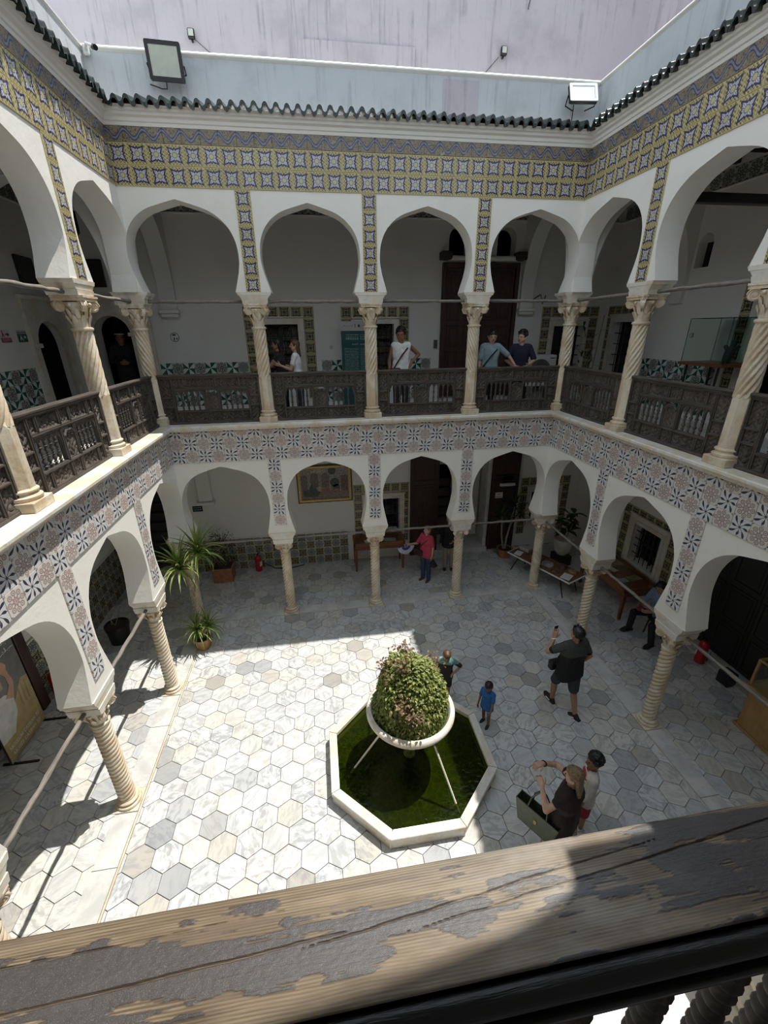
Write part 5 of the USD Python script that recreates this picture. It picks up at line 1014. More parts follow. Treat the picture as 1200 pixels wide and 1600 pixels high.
# poster banner on the left
BN = thing('poster_banner', 'tall poster banner with raised-arm photograph and white museum lettering on the left', 'banner', m4((-1.95, -2.86, 0), ax=[(0, 1, 0), (-1, 0, 0), (0, 0, 1)]))
def pm(n_, c_): return simple('poster_' + n_, c_, .45, .12, 6.)
obj('poster', box(-.43, .43, -.006, .006, .04, 1.95), pm('grey', (.17, .17, .16)), BN)
obj('poster_print', [wall_poly(sg.Polygon([(-.43, .04), (.43, .04), (.43, 1.0), (.3, 1.05), (.0, .78), (-.2, .62), (-.43, .55)]), -.0075, -.006)], pm('ochre', (.42, .33, .15)), BN)
obj('poster_print', [wall_poly(sg.Polygon([(-.43, .42), (-.16, .40), (.02, .66), (.06, .95), (-.08, 1.06), (-.43, 1.12)]), -.009, -.0075)], pm('white', (.60, .60, .58)), BN)
obj('poster_print', [wall_poly(sg.Polygon([(-.08, .98), (.06, .88), (.16, 1.12), (.12, 1.36), (.15, 1.44), (.10, 1.53), (.02, 1.52), (.0, 1.40), (.06, 1.28), (.06, 1.12)]), -.0105, -.009)], pm('skin', (.52, .30, .20)), BN)
obj('poster_print', [wall_poly(sg.Polygon([(-.30, 1.15), (-.05, 1.16), (-.03, 1.5), (-.3, 1.6)]), -.0085, -.006)], pm('stone', (.36, .31, .23)), BN)
obj('poster_print', [wall_poly(sg.Polygon([(x, .66), (x+.035, .98), (x+.05, .98), (x+.03, .60)]), -.0085, -.0075) for x in (.14, .22, .30)], pm('fold', (.30, .22, .10)), BN)
def letters(s, h, width, z, d, t, mat='white_paint', x=None):
    m = text_mesh(s, h, .0015); k = width/(m.bounds[1][0]-m.bounds[0][0]); m.apply_scale([k, 1, 1]); m.apply_translation([-m.bounds.mean(0)[0] if x is None else x, 0, 0]); m.apply_transform(XZ); m.apply_translation([0, d, z]); obj('lettering', m, mat, t)
letters('MUSEUM CASBAH 3D', .062, .72, .235, -.0075, BN); letters('MUSÉE CASBAH 3D', .062, .66, .115, -.0075, BN)
ar = []
for k, (x, z) in enumerate([(-.02, 1.74), (.0, 1.60)]):
    c = np.linspace(0, 1, 40); ar += [tube(np.c_[x + .40*c, np.full(40, -.009), z + .012*np.abs(np.sin(c*26))*(c < .9) - .0*c], .006, 5)]
    for u in (.08, .3, .62): ar.append(tube([(x + .4*u, -.009, z), (x + .4*u, -.009, z+.075)], .006, 5))
    for u in (.2, .45, .5, .8): ar.append(mv(trimesh.creation.icosphere(1, .008), x + .4*u, -.009, z + (.035 if u != .8 else -.03)))
obj('lettering', ar, 'white_paint', BN)
obj('frame', [tube([(x, .012, .03), (x, .012, 1.96)], .012, 8) for x in (-.43, .43)] + [tube([(-.43, .012, z), (.43, .012, z)], .010, 8) for z in (.04, 1.95)] + [box(x-.015, x+.015, -.34, .15, 0, .025) for x in (-.40, .40)], 'iron_black', BN)
# wall signs
SG = thing('wall_sign', 'round no-drinks sign on the white wall of the upper far gallery', 'sign', (-.02, 2.145, 5.895))
obj('disc', [wall_poly(sg.Point(0, 0).buffer(.085), -.006, 0)], 'white_paint', SG); obj('symbol', [wall_poly(sg.Point(0, 0).buffer(.092).difference(sg.Point(0, 0).buffer(.083)), -.007, 0), wall_poly(sg.box(-.04, .03, .025, .06), -.0075, -.006), wall_poly(sg.Polygon([(-.03, -.01), (.0, -.01), (-.01, -.07), (-.02, -.07)]), -.0075, -.006), wall_poly(sg.Polygon([(.025, -.02), (.05, -.01), (.055, -.05), (.04, -.05)]), -.0075, -.006)], 'iron_black', SG)
SR = thing('wall_sign', 'red and white fire exit sign with running figure at the left edge', 'sign', m4((-2.19, .20, 5.97), ax=[(0, 1, 0), (-1, 0, 0), (0, 0, 1)]))
simple('sign_red', (.30, .02, .035), .5, .03); simple('sign_green', (.01, .10, .055), .5, .03); simple('sign_white', (.62, .63, .61), .5, .03)
obj('plate', box(-.13, .13, -.004, 0, -.10, .10), 'sign_white', SR); obj('red_band', box(-.13, .13, -.0055, -.004, -.10, -.03), 'sign_red', SR); obj('symbol', [wall_poly(sg.Polygon([(.0, .015), (.05, .015), (.05, -.012), (.11, .025), (.05, .062), (.05, .035), (.0, .035)]), -.0055, -.004), wall_poly(sg.Point(-.06, .075).buffer(.014), -.0055, -.004), wall_poly(sg.Polygon([(-.075, .055), (-.045, .055), (-.035, .02), (-.02, -.02), (-.035, -.02), (-.055, .01), (-.085, -.02), (-.10, -.015), (-.075, .015)]), -.0055, -.004)], 'sign_red', SR); obj('printed_lines', bars_text(-.11, .11, -.055, .012, rg, -.0055) + bars_text(-.11, .11, -.08, .012, rg, -.0055), 'sign_white', SR)
SN_ = thing('wall_sign', 'green sign with white pictogram beside the left upper archway', 'sign', m4((-2.19, .665, 5.955), ax=[(0, 1, 0), (-1, 0, 0), (0, 0, 1)]))
obj('plate', box(-.13, .13, -.004, 0, -.09, .10), 'sign_green', SN_); obj('header', box(-.13, .13, -.0055, -.004, .045, .10), 'paper_grey', SN_); obj('symbol', [wall_poly(sg.Point(-.05, .015).buffer(.013), -.0055, -.004), wall_poly(sg.Polygon([(-.07, 0), (-.035, 0), (-.01, -.03), (.01, -.07), (-.02, -.06), (-.05, -.03), (-.08, -.07), (-.09, -.05)]), -.0055, -.004), wall_poly(sg.box(.03, -.03, .09, .01), -.0055, -.004)], 'sign_white', SN_); obj('printed_lines', bars_text(-.11, .11, .06, .02, rg, -.006), 'print_dark' if 'print_dark' in MAT else 'iron_black', SN_)
BS = thing('wall_sign', 'small black sign with two pale lines low on the far left wall', 'sign', (-.25, 2.145, 1.845)); obj('plate', box(-.12, .12, -.006, 0, -.075, .075), 'black_plastic', BS); obj('printed_lines', bars_text(-.10, .10, .025, .02, rg, -.006) + bars_text(-.09, .09, -.035, .02, rg, -.006), 'print_pale', BS)
PS = thing('door_notice', 'white paper notice pinned on the right folded door leaf of the far side', 'sign', (7.78, 2.02, 1.72)); obj('paper', box(-.11, .11, -.002, 0, -.085, .085), 'paper', PS); letters('PC', .05, .08, .0, -.0025, PS, 'iron_black'); obj('printed_lines', bars_text(-.09, .09, -.055, .022, rg, -.0025), 'iron_black', PS)
obj('switch_box', box(5.80, 5.88, 2.10, 2.15, 5.58, 5.76, .006), 'print_dark', None, label='small dark box on the wall left of the tall upper door', category='box'); obj('wall_socket', box(3.33, 3.40, 2.13, 2.15, 5.60, 5.67, .004), 'panel_white', None, label='small white socket between the two upper far windows', category='socket'); obj('wall_socket', box(10.17, 10.2, -.62, -.55, 5.80, 5.88, .004), 'panel_white', None, label='small white socket on the right upper gallery wall', category='socket')
obj('wall_tube', tube([(8.05, 2.1, 6.55), (8.35, 2.1, 6.72), (8.42, 2.1, 6.52), (8.48, 2.1, 6.7)], .012, 6), 'iron_black', None, label='bent dark rod on the wall right of the tall upper door', category='rod')
# ceiling lantern and blinds seen dark in the left and right galleries
obj('pendant', lathe([(.012, .5), (.012, .28), (.10, .24), (.13, .12), (.11, .02), (.03, 0)], 16), 'iron_black', None, m=m4((9.15, -2.9, 7.98)), smooth=40, label='dark ceiling lantern in the right upper gallery', category='lamp')
obj('lantern', [lathe([(.02, .45), (.10, .36), (.10, .06), (.04, 0)], 8), tube([(0, 0, .45), (0, 0, .75)], .008, 6)], 'iron_black', None, m=m4((-1.0, .9, 7.55)), label='dark hanging lantern in the left upper gallery near the corner', category='lamp')
for y, lb in ((1.35, 'black narrow shutter panel above the left upper archway'), ): obj('shutter', box(-2.198, -2.14, y-.25, y+.25, 6.85, 7.3, .01), 'wood_black', None, label=lb, category='shutter')
obj('shutter', box(-1.55, -1.15, 2.09, 2.148, 6.86, 7.36, .01), 'wood_black', None, label='black narrow shutter panel above the far left upper archway', category='shutter')
obj('long_beam', box(8.05, 10.2, -1.98, -1.84, 7.62, 7.74, .01), 'wood_black', None, label='black timber beam across the right upper gallery', category='beam')
# floodlights and wires on the parapet
simple('lamp_glass', (.52, .54, .44), .15, .05); simple('lamp_white', (.80, .85, .85), .2, .03); simple('metal_grey', (.62, .63, .63), .4, .05)
def floodlight(label, loc, w, h, rz, tilt, glass, frame):
    t = thing('floodlight', label, 'floodlight', m4(loc, rz) @ np.block([[np.array([[1, 0, 0], [0, math.cos(tilt), -math.sin(tilt)], [0, math.sin(tilt), math.cos(tilt)]]), np.zeros((3, 1))], [np.zeros((1, 3)), np.ones((1, 1))]]))
    p = sg.box(-w/2, -h/2, w/2, h/2).buffer(-.02).buffer(.02)
    obj('housing', [wall_poly(p, -.02, .03), wall_poly(p.buffer(-.04), .03, .07)], 'black_plastic', t); obj('bezel', [wall_poly(p.difference(sg.box(-w/2+.045, -h/2+.045, w/2-.045, h/2-.045)), -.032, -.02)], frame, t); obj('lamp_glass', box(-w/2+.04, w/2-.04, -.025, -.02, -h/2+.04, h/2-.04), glass, t)
    obj('bracket', [tube([(s*(w/2+.012), .0, -.03), (s*(w/2+.012), .12, -.09), (s*.1, .17, -.12)], .010, 6) for s in (-1, 1)], 'iron_black', t)
floodlight('large black square floodlight fixed to the parapet at the upper left', (1.16, -.02, 9.545), .47, .42, .06, .12, 'lamp_glass', 'black_plastic'); floodlight('white-rimmed floodlight on the parapet at the upper right', (7.58, -.05, 9.49), .46, .30, -.1, -.45, 'lamp_white', 'metal_grey')
for x, z, lb in ((1.17, 10.95, 'tiny black floodlight high on the mauve wall at the left'), (7.1, 11.05, 'tiny black floodlight high on the mauve wall at the right')):
    t = thing('small_floodlight', lb, 'floodlight', (x, 2.40, z)); obj('housing', box(-.06, .06, -.05, .02, -.07, .07, .012), 'black_plastic', t); obj('lamp_glass', box(-.045, .045, -.054, -.05, -.04, .055), 'lamp_glass', t); obj('bracket', box(-.012, .012, 0, .06, -.09, -.06), 'iron_black', t)
CT = thing('security_camera', 'small camera on a white bracket at the upper left parapet corner', 'camera', (.24, .0, 9.66)); obj('arm', [tube([(-.16, .15, .03), (-.1, .02, .04), (.0, -.02, .0)], .018, 8)], 'white_paint', CT); obj('camera_body', tube([(-.02, .02, .01), (.04, -.06, -.03)], .032, 12), 'black_plastic', CT); obj('base', box(-.2, -.12, .13, .18, -.03, .09, .01), 'white_paint', CT)
def wire(pts, label, r=.006): obj('wire', tube(pts, r, 5), 'iron_black', None, label=label, category='cable', smooth=60)
wire([(.86, .17, 9.36), (.93, .16, 9.34), (1.02, .15, 9.31), (1.10, .12, 9.30), (1.12, .06, 9.35)], 'short loose black cable below the upper left floodlight', .008)
wire([(7.52, .1, 9.40), (7.53, .12, 9.2), (7.50, .14, 9.06)], 'black cable hanging below the upper right floodlight', .008)
wire([(1.22, 2.44, 10.9), (1.5, 2.44, 10.7), (1.62, 2.44, 10.6)], 'thin wire running down from the left tiny floodlight', .005); wire([(7.02, 2.44, 10.98), (6.75, 2.44, 10.72), (6.5, 2.44, 10.5)], 'thin wire running down from the right tiny floodlight', .005); wire([(7.2, 2.44, 10.1), (7.6, 2.44, 10.16), (8.2, 2.44, 10.12), (8.9, 2.44, 10.10)], 'long sagging wire low on the mauve wall', .006); wire([(7.55, 2.43, 11.7), (7.62, 2.43, 12.1)], 'short dark line at the top of the mauve wall', .008)
# ---------------------------------------------------------------- people
M3 = m3.Manifold
_unit = {}
def sph(c, r, n=12):
    if n not in _unit: _unit[n] = M3.sphere(1.0, n)
    r = np.broadcast_to(np.asarray(r, float), (3,))
    return _unit[n].scale(tuple(map(float, r))).translate(tuple(map(float, c)))
def bone(a, ra, b, rb, n=12): return M3.batch_hull([sph(a, ra, n), sph(b, rb, n)])
def chain(levels, n=12):   # levels: lists of (centre, radius)
    return [M3.batch_hull([sph(c, r, n) for c, r in levels[i] + levels[i+1]]) for i in range(len(levels)-1)]
def union(ms): return M3.batch_boolean(ms, m3.OpType.Add)
def soften(m, ln, it=8):
    v, f, _ = meshkit.arrays(m.refine_to_length(ln)); t = trimesh.Trimesh(v, f, process=True)
    trimesh.smoothing.filter_taubin(t, lamb=.5, nu=.53, iterations=it); return t
nrm = lambda v: np.asarray(v, float)/np.linalg.norm(v)
def cloth(col, var=.12, rough=.85):
    nm = 'cloth_' + '_'.join(f'{int(c*1000):03d}' for c in col); return nm if nm in MAT else (simple(nm, col, rough, var, 14., .004), nm)[1]
simple('skin_light', (.50, .30, .21), .5, .06, 20.); simple('skin_tan', (.40, .22, .14), .5, .06, 20.); simple('skin_brown', (.26, .13, .075), .5, .06, 20.)
simple('hair_black', (.010, .008, .007), .45, .4, 60., .004); simple('hair_brown', (.09, .045, .02), .5, .4, 60., .004); simple('hair_blond', (.20, .135, .07), .5, .45, 60., .004); simple('eye_white', (.62, .6, .57), .3, .02); simple('lip', (.28, .10, .085), .5, .05); simple('shoe_white', (.62, .60, .57), .6, .05)
def hand(w, d, side, nml, s, curl=.35):
    d = nrm(d); nml = nrm(np.asarray(nml, float) - d*np.dot(nml, d)); lat = np.cross(d, nml)*side   # lat: towards the thumb
    P = lambda a, b, c=0: w + s*(d*a + lat*b + nml*c)
    ms = [M3.batch_hull([sph(P(.0, .012), .022*s, 8), sph(P(.0, -.012), .022*s, 8), sph(P(.085, .028), .013*s, 8), sph(P(.085, -.03), .012*s, 8)])]
    for k, (b, L) in enumerate(((.028, .068), (.010, .076), (-.011, .070), (-.030, .055))):
        a = .088; q = P(a, b); ang = 0
        for seg in (.45, .32, .23): ang += curl; q2 = q + s*L*seg*(d*math.cos(ang) + nml*math.sin(ang)) + 0*lat; ms.append(bone(q, .0088*s, q2, .0080*s, 8)); q = q2
    q = P(.02, .028); q2 = P(.052, .058, .012); q3 = P(.085, .066, .02); ms += [bone(q, .013*s, q2, .0105*s, 8), bone(q2, .0105*s, q3, .0085*s, 8)]
    return ms
def figure(label, loc, face, H, pose, wear, z0=0., extra=None):
    child = wear.get('child', 0.); hs = 1 + .30*child; lg = 1 - .14*child; s = H/(1.70*(1 - .06*child + .07*child)); g = wear.get('girth', 1.)
    rz = math.atan2(-face[0], face[1]); V = lambda *a: np.array(a, float)*s
    thigh, shin, ua, fa = .43*s*lg, .42*s*lg, .285*s, .245*s
    pd = {**dict(lL=((-.02, 0, -1), (0, -.02, -1)), lR=((.02, 0, -1), (0, -.02, -1)), aL=((-.25, 0, -1), (-.1, .15, -1)), aR=((.25, 0, -1), (.1, .15, -1))), **pose}
    dirs = {k: (nrm(pd[k][0]), nrm(pd[k][1])) for k in ('lL', 'lR', 'aL', 'aR')}
    low = min((dirs[k][0]*thigh + dirs[k][1]*shin)[2] for k in ('lL', 'lR')); hip = np.array([0, 0, pose.get('hip', -low + .075*s)])
    lx, ly = pose.get('lean', (0, 0)); tw = pose.get('twist', 0.); up = nrm((lx, ly, 1)); rt = np.array([math.cos(tw), math.sin(tw), 0]); rt = nrm(rt - up*np.dot(rt, up)); T = lambda z, x=0., y=0.: hip + up*z*s + rt*x*s + np.cross(up, rt)*y*s
    fem = wear.get('female', 0)
    lev = [(-.05, .085, .100*g), (.08, .082, .094*g), (.20, .068 - .008*fem, (.088 - .006*fem)*g), (.33, .082, .097*g), (.43, .105 - .012*fem, .083), (.478, .148 - .018*fem, .050)]
    def levels(inf, a=0, b=6, hem=None):
        L = [[(T(z, -x*(g*.5+.5)), (r+inf)*s), (T(z, x*(g*.5+.5)), (r+inf)*s)] for z, x, r in lev[a:b]]
        if hem is not None: L = [[(T(hem, -.088*g), (.102*g+inf)*s), (T(hem, .088*g), (.102*g+inf)*s)]] + L
        return L
    sh = {-1: T(.465, -.168 + .018*fem), 1: T(.465, .168 - .018*fem)}; J = {}
    body, sleeves, legs = chain(levels(0)), [], []
    for sd, k in ((-1, 'aL'), (1, 'aR')):
        e = sh[sd] + dirs[k][0]*ua; w = e + dirs[k][1]*fa; J[k] = (sh[sd], e, w)
        body += [bone(sh[sd], .050*s, e, .038*s), bone(e, .039*s, w, .026*s)]
        hd, nm = pose.get('h' + k[1], (dirs[k][1], (-sd, .1, 0))); body += hand(w, hd, sd if pose.get('thumb', 1) else -sd, nm, s*1.02, pose.get('curl', .35))
    for sd, k in ((-1, 'lL'), (1, 'lR')):
        h = hip + np.array([sd*.088*s, 0, -.03*s]); kn = h + dirs[k][0]*thigh; an = kn + dirs[k][1]*shin; J[k] = (h, kn, an)
        body += [bone(h, .082*s*g, kn, .052*s), bone(kn, .053*s, kn + (an-kn)*.35, .052*s), bone(kn + (an-kn)*.35, .052*s, an, .034*s)]
    # head
    nb, nt = T(.48), T(.575); yaw, pit = pose.get('head', (0, 0)); cy, sy, cp, sp = math.cos(yaw), math.sin(yaw), math.cos(pit), math.sin(pit)
    hf = np.array([-sy*cp, cy*cp, sp]); hr = np.array([cy, sy, 0]); hu = np.cross(hr, hf); h0 = nt + hu*.085*s*hs; q = s*hs
    Hd = lambda x, y, z: h0 + q*(hr*x + hf*y + hu*z)
    body += [bone(nb, .058*s, nt + hu*.03*s, .052*s)]
    hp = [sph(Hd(0, -.015, .03), .083*q, 16), sph(Hd(0, .01, .035), .080*q, 16), M3.batch_hull([sph(Hd(x, y, z), r*q) for x, y, z, r in ((-.03, .035, -.05, .04), (.03, .035, -.05, .04), (0, .055, -.085, .026), (-.045, .0, -.03, .04), (.045, 0, -.03, .04), (0, .05, .02, .045))]),
          M3.batch_hull([sph(Hd(0, .088, .03), .008*q, 8), sph(Hd(-.011, .092, -.018), .009*q, 8), sph(Hd(.011, .092, -.018), .009*q, 8), sph(Hd(0, .112, -.014), .009*q, 8)])]
    for sd in (-1, 1): hp.append(M3.batch_hull([sph(Hd(sd*.082, -.012, z), .012*q, 8) for z in (.012, -.02)] + [sph(Hd(sd*.092, -.024, .018), .010*q, 8)]))
    t = thing('person', label, 'person', (loc[0], loc[1], z0), rz)
    skin = wear.get('skin', 'skin_tan')
    obj('body', soften(union(body + hp), .016*s**.5, 5), skin, t, smooth=True)
    obj('eyes', [cat_([sph(Hd(sd*.031, .079, .022), .011*q, 8)]) for sd in (-1, 1)] + [cat_([sph(Hd(sd*.031, .087, .022), .0055*q, 6)]) for sd in (-1, 1)], 'hair_black', t, smooth=True)
    obj('mouth', cat_([M3.batch_hull([sph(Hd(x, .086, -.048), .007*q, 6) for x in (-.018, .018)] + [sph(Hd(0, .090, -.047), .008*q, 6)])]), 'lip', t, smooth=True)
    # hair
    hc = wear.get('hair', 'hair_black'); hk = wear.get('style', 'short'); tilt = Hd(0, -.022, .045)
    cap = union([sph(tilt, .094*q, 20), sph(Hd(0, .012, .06), .084*q, 20)])
    cut = M3.batch_hull([sph(Hd(x, y, z), .004*q, 6) for x in (-.14, .14) for y, z in ((.06, .075), (.2, .09), (.2, -.2), (.045, -.2), (.035, .03))]); cap = cap - cut
    cap = cap - M3.batch_hull([sph(Hd(x, y, -.2 - .0), .004, 6) for x in (-.15, .15) for y in (-.14, .12)] + [sph(Hd(x, y, -.052), .004, 6) for x in (-.15, .15) for y in (-.14, .12)])
    parts = [cap]
    if hk == 'curly':
        rg_ = random.Random(int(H*1000)); parts += [sph(Hd(.085*math.sin(a)*math.cos(b), -.015 + .088*math.cos(a)*math.cos(b), .065 + .085*math.sin(b)), .032*q, 8) for a, b in [(rg_.uniform(0, 6.28), rg_.uniform(-.35, 1.4)) for _ in range(64)] if b > .45 or math.cos(a) < .35]
    if hk == 'long': parts += chain([[(Hd(-.05, -.055, .03), .040*q), (Hd(.05, -.055, .03), .040*q)], [(Hd(-.05, -.07, -.08), .036*q), (Hd(.05, -.07, -.08), .036*q)], [(Hd(-.055, -.085, -.2), .03*q), (Hd(.055, -.085, -.2), .03*q)]])
    if hk == 'bob': parts += chain([[(Hd(-.07, -.03, .03), .03*q), (Hd(.07, -.03, .03), .03*q), (Hd(0, -.08, .03), .035*q)], [(Hd(-.08, -.03, -.06), .025*q), (Hd(.08, -.03, -.06), .025*q), (Hd(0, -.085, -.07), .03*q)]])
    if hk == 'fringe': parts += [sph(Hd(x, .065, .085 - abs(x)*.2), .026*q, 8) for x in (-.05, -.025, 0, .025, .05)]
    if hk == 'scarf': parts = [sph(Hd(0, -.012, .03), .108*q, 20) - cut.translate(tuple(hf*.02*q)), bone(nb + hu*.02*s, .085*s, nt, .07*s)]
    obj('hair' if hk != 'scarf' else 'scarf', soften(union(parts), .012*q, 3), wear.get('scarf', hc) if hk == 'scarf' else hc, t, smooth=50)
    # clothes
    if 'top' in wear:
        col, sl, hem = wear['top']; ms = chain(levels(.016, 1, 6, hem))
        for sd, k in ((-1, 'aL'), (1, 'aR')):
            a, e, w = J[k]
            if sl > 0: p = a + (e-a)*min(sl, 1.); ms.append(bone(a, .066*s, p, (.060 if sl <= 1 else .052)*s)); ms += [bone(e, .052*s, e + (w-e)*(sl-1), .042*s)] if sl > 1 else []
        if sl <= 0: ms = [x for x in ms]
        tm = soften(union(ms) - union([bone(nb + up*.012*s, .060*s, nt + up*.05*s, .066*s)]), .016*s**.5, 4)
        obj(wear.get('topname', 'shirt'), tm, cloth(col) if not isinstance(col, str) else col, t, smooth=True)
    if 'yoke' in wear:
        ms = chain([[(c, r + .004*s) for c, r in l] for l in levels(.016, 3, 6)]) + [bone(J[k][0], .071*s, J[k][0] + (J[k][1]-J[k][0])*.62, .065*s) for k in ('aL', 'aR')]
        lower = M3.batch_hull([sph(T(z, x, y), .002, 6) for z in (-.3, wear['yoke'][1]) for x in (-.4, .4) for y in (-.4, .4)])
        obj('yoke', soften(union(ms) - lower - bone(nb + up*.012*s, .060*s, nt + up*.05*s, .066*s), .016*s, 4), cloth(wear['yoke'][0]), t, smooth=True)
    if 'legs' in wear:
        col, ln = wear['legs']; ms = chain(levels(.010, 0, 2))
        for k in ('lL', 'lR'):
            h, kn, an = J[k]
            if ln <= 1: ms.append(bone(h, .098*s*g, h + (kn-h)*ln, .084*s))
            else: ms += [bone(h, .094*s*g, kn, .068*s), bone(kn, .068*s, kn + (an-kn)*(ln-1), .060*s)]
        obj('shorts' if ln <= 1 else 'trousers', soften(union(ms), .018*s**.5, 4), cloth(col) if not isinstance(col, str) else col, t, smooth=True)
    if 'skirt' in wear:
        col, zb, rr = wear['skirt']; zt = hip[2] + .12*s
        obj('skirt', soften(union(chain([[(T(.10, -.07), .095*s), (T(.10, .07), .095*s)], [(T(-.08, -.09), .12*s), (T(-.08, .09), .12*s)], [(np.array([-.10*s, 0, zb]), rr), (np.array([.10*s, 0, zb]), rr)]])), .03, 4), cloth(col) if not isinstance(col, str) else col, t, smooth=True)
    fd = pose.get('foot', {})
    for sd, k in ((-1, 'lL'), (1, 'lR')):
        an = J[k][2]; d = nrm(fd.get(k, (sd*.12, 1, 0))); u = nrm(np.array([0, 0, 1]) - d*d[2]); l = np.cross(d, u); P = lambda a, b, c: an + s*(d*a + l*b + u*c)
        up_ = M3.batch_hull([sph(P(-.045, 0, -.035), .036*s), sph(P(-.01, 0, .01), .040*s), sph(P(.10, .018, -.04), .030*s), sph(P(.10, -.018, -.04), .030*s), sph(P(.155, 0, -.048), .022*s)]); so = M3.batch_hull([sph(P(a, b, c), .010*s, 8) for a, b in ((-.08, .022), (-.08, -.022), (.12, .045), (.12, -.045), (.18, .015), (.18, -.015)) for c in (-.066, -.052)])
        sh_ = obj('shoe', soften(up_, .016*s, 3), cloth(wear.get('shoes', (.03, .03, .03))), t, smooth=True); obj('sole', cat_([so]), 'shoe_white' if wear.get('sole', 1) else 'black_plastic', sh_)
        if wear.get('shoe_patch'): obj('shoe_panel', cat_([M3.batch_hull([sph(P(a, b, c), .006*s, 6) for a, b, c in ((.0, .046, -.03), (.0, -.046, -.03), (.09, .054, -.05), (.09, -.054, -.05), (.04, .0, .02))])]), 'shoe_white', sh_)
    return t, J, dict(T=T, Hd=Hd, s=s, q=q, rz=rz, loc=np.array([loc[0], loc[1], z0]), hip=hip)
def wpt(K, p):
    c, s_ = math.cos(K['rz']), math.sin(K['rz']); p = np.asarray(p, float); return K['loc'] + np.array([p[0]*c - p[1]*s_, p[0]*s_ + p[1]*c, p[2]])
def in_frame(K): return m4(K['loc'], K['rz'])
GZ = 4.30
# upper gallery
t, J, K = figure('young woman with long black hair and dark top, in profile at the left upper window', (2.33, .55), (-1, .05), 1.56, dict(aL=((-.1, .6, -.8), (0, 1, -.15)), aR=((.1, .5, -.9), (-.1, 1, .1)), head=(0, -.1), lean=(0, .12)), dict(female=1, skin='skin_tan', style='long', top=((.022, .018, .024), .3, -.10), legs=((.03, .03, .04), 1.95)), GZ)
t, J, K = figure('young woman in a white t-shirt, in profile at the left upper window', (2.64, .44), (-1, .1), 1.53, dict(aL=((-.1, .35, -.9), (.1, .8, .3)), aR=((.1, .45, -.9), (-.2, .9, .35)), head=(.1, .0), lean=(0, .06)), dict(female=1, skin='skin_light', hair='hair_brown', style='long', top=((.70, .70, .70), .55, -.10), legs=((.06, .08, .13), 1.95)), GZ)
ph = wpt(K, J['aR'][2]); obj('phone', box(-.004, .004, -.035, .035, -.07, .07, .003), 'black_plastic', None, m=m4(ph + [-.09, .0, .07], .2), label='phone held up by the woman in the white t-shirt', category='phone')
t, J, K = figure('young man in a white sleeveless shirt with a hand on his hip', (4.70, .52), (.15, -1), 1.71, dict(aL=((-.85, -.12, -.65), (.80, .35, -.62)), aR=((.25, -.1, -1), (.05, .25, -1)), hL=((.6, .5, -.5), (0, .2, -1)), head=(-.55, -.12)), dict(skin='skin_brown', style='curly', top=((.74, .74, .73), 0, -.14), topname='vest', legs=((.05, .055, .07), 1.95)), GZ)
def strap(K, a, b, r, side, label, mat, z1=.42):
    pts = [K['T'](z, x, y) for z, x, y in ((.02, side*.20, .09), (.15, side*.13, .13), (.30, side*.02, .135), (.42, -side*.10, .10), (.50, -side*.13, .02), (.45, -side*.12, -.09), (.25, side*.03, -.125), (.05, side*.19, -.06), (.02, side*.20, .02))]
    return tube(pts, r, 6)
def cross_bag(K, side, mat, label, size=(.15, .11), flat=.05):
    t = thing('shoulder_bag', label, 'bag', in_frame(K)); obj('strap', strap(K, 0, 0, .014*K['s'], side, '', mat), mat, t, smooth=60)
    c = K['T'](-.02, side*.17, .15); obj('pouch', soften(M3.batch_hull([sph(c + np.array([x, y, z])*K['s'], .03*K['s'], 10) for x in (-size[0]/2, size[0]/2) for y in (-flat/2, flat/2) for z in (-size[1]/2, size[1]/2)]), .02, 4), mat, t, smooth=True); return t
simple('maroon_leather', (.055, .014, .016), .5, .2); simple('black_leather', (.012, .012, .014), .5, .2)
cross_bag(K, 1, 'maroon_leather', 'round maroon shoulder bag across the man in the white sleeveless shirt')
obj('necklace', tube([K['T'](z, x, y) for z, x, y in ((.50, -.06, .04), (.46, -.04, .085), (.43, 0, .105), (.46, .04, .085), (.50, .06, .04))], .005, 5), 'marble_pale', None, m=in_frame(K), label='pale necklace on the man in the white sleeveless shirt', category='necklace')
t, J, K = figure('young man in a light blue t-shirt resting one hand on the rail', (6.50, .33), (-.05, -1), 1.66, dict(aL=((-.75, .15, -.62), (-.45, .35, -.72)), aR=((.2, 0, -1), (.05, .3, -1)), hL=((-.6, .6, -.15), (0, -.2, -1)), head=(-.1, -.25), lean=(-.03, .05)), dict(skin='skin_light', style='fringe', top=((.25, .345, .375), .8, -.12), legs=((.03, .03, .04), 1.95)), GZ)
cross_bag(K, 1, 'black_leather', 'black crossbody bag of the man in the light blue t-shirt', (.12, .09), .03)
t, J, K = figure('young man in a navy polo shirt leaning on the rail, looking left', (7.20, .40), (-.35, -1), 1.63, dict(aL=((-.45, .1, -.9), (.55, .75, -.35)), aR=((.45, .15, -.9), (-.5, .75, -.4)), head=(-.75, -.05), lean=(0, .06)), dict(skin='skin_light', style='curly', top=((.012, .014, .035), .85, -.12), topname='polo_shirt', legs=((.04, .04, .05), 1.95)), GZ)
t, J, K = figure('person in black clothes with a pale headband standing in the far left dark archway', (-1.22, 2.36), (.3, -1), 1.70, dict(aL=((-.3, .15, -.9), (.7, .5, -.1)), aR=((.3, .15, -.9), (-.7, .5, -.1))), dict(skin='skin_brown', style='short', top=((.012, .012, .013), 2, -.2), legs=((.012, .012, .013), 1.95)), GZ)
obj('headband', tube([K['Hd'](.094*math.sin(a), -.005 + .10*math.cos(a), .085) for a in np.linspace(0, 2*PI, 25)], .010, 6), 'marble_pale', None, m=in_frame(K), label='pale headband on the person in the dark archway', category='headband')
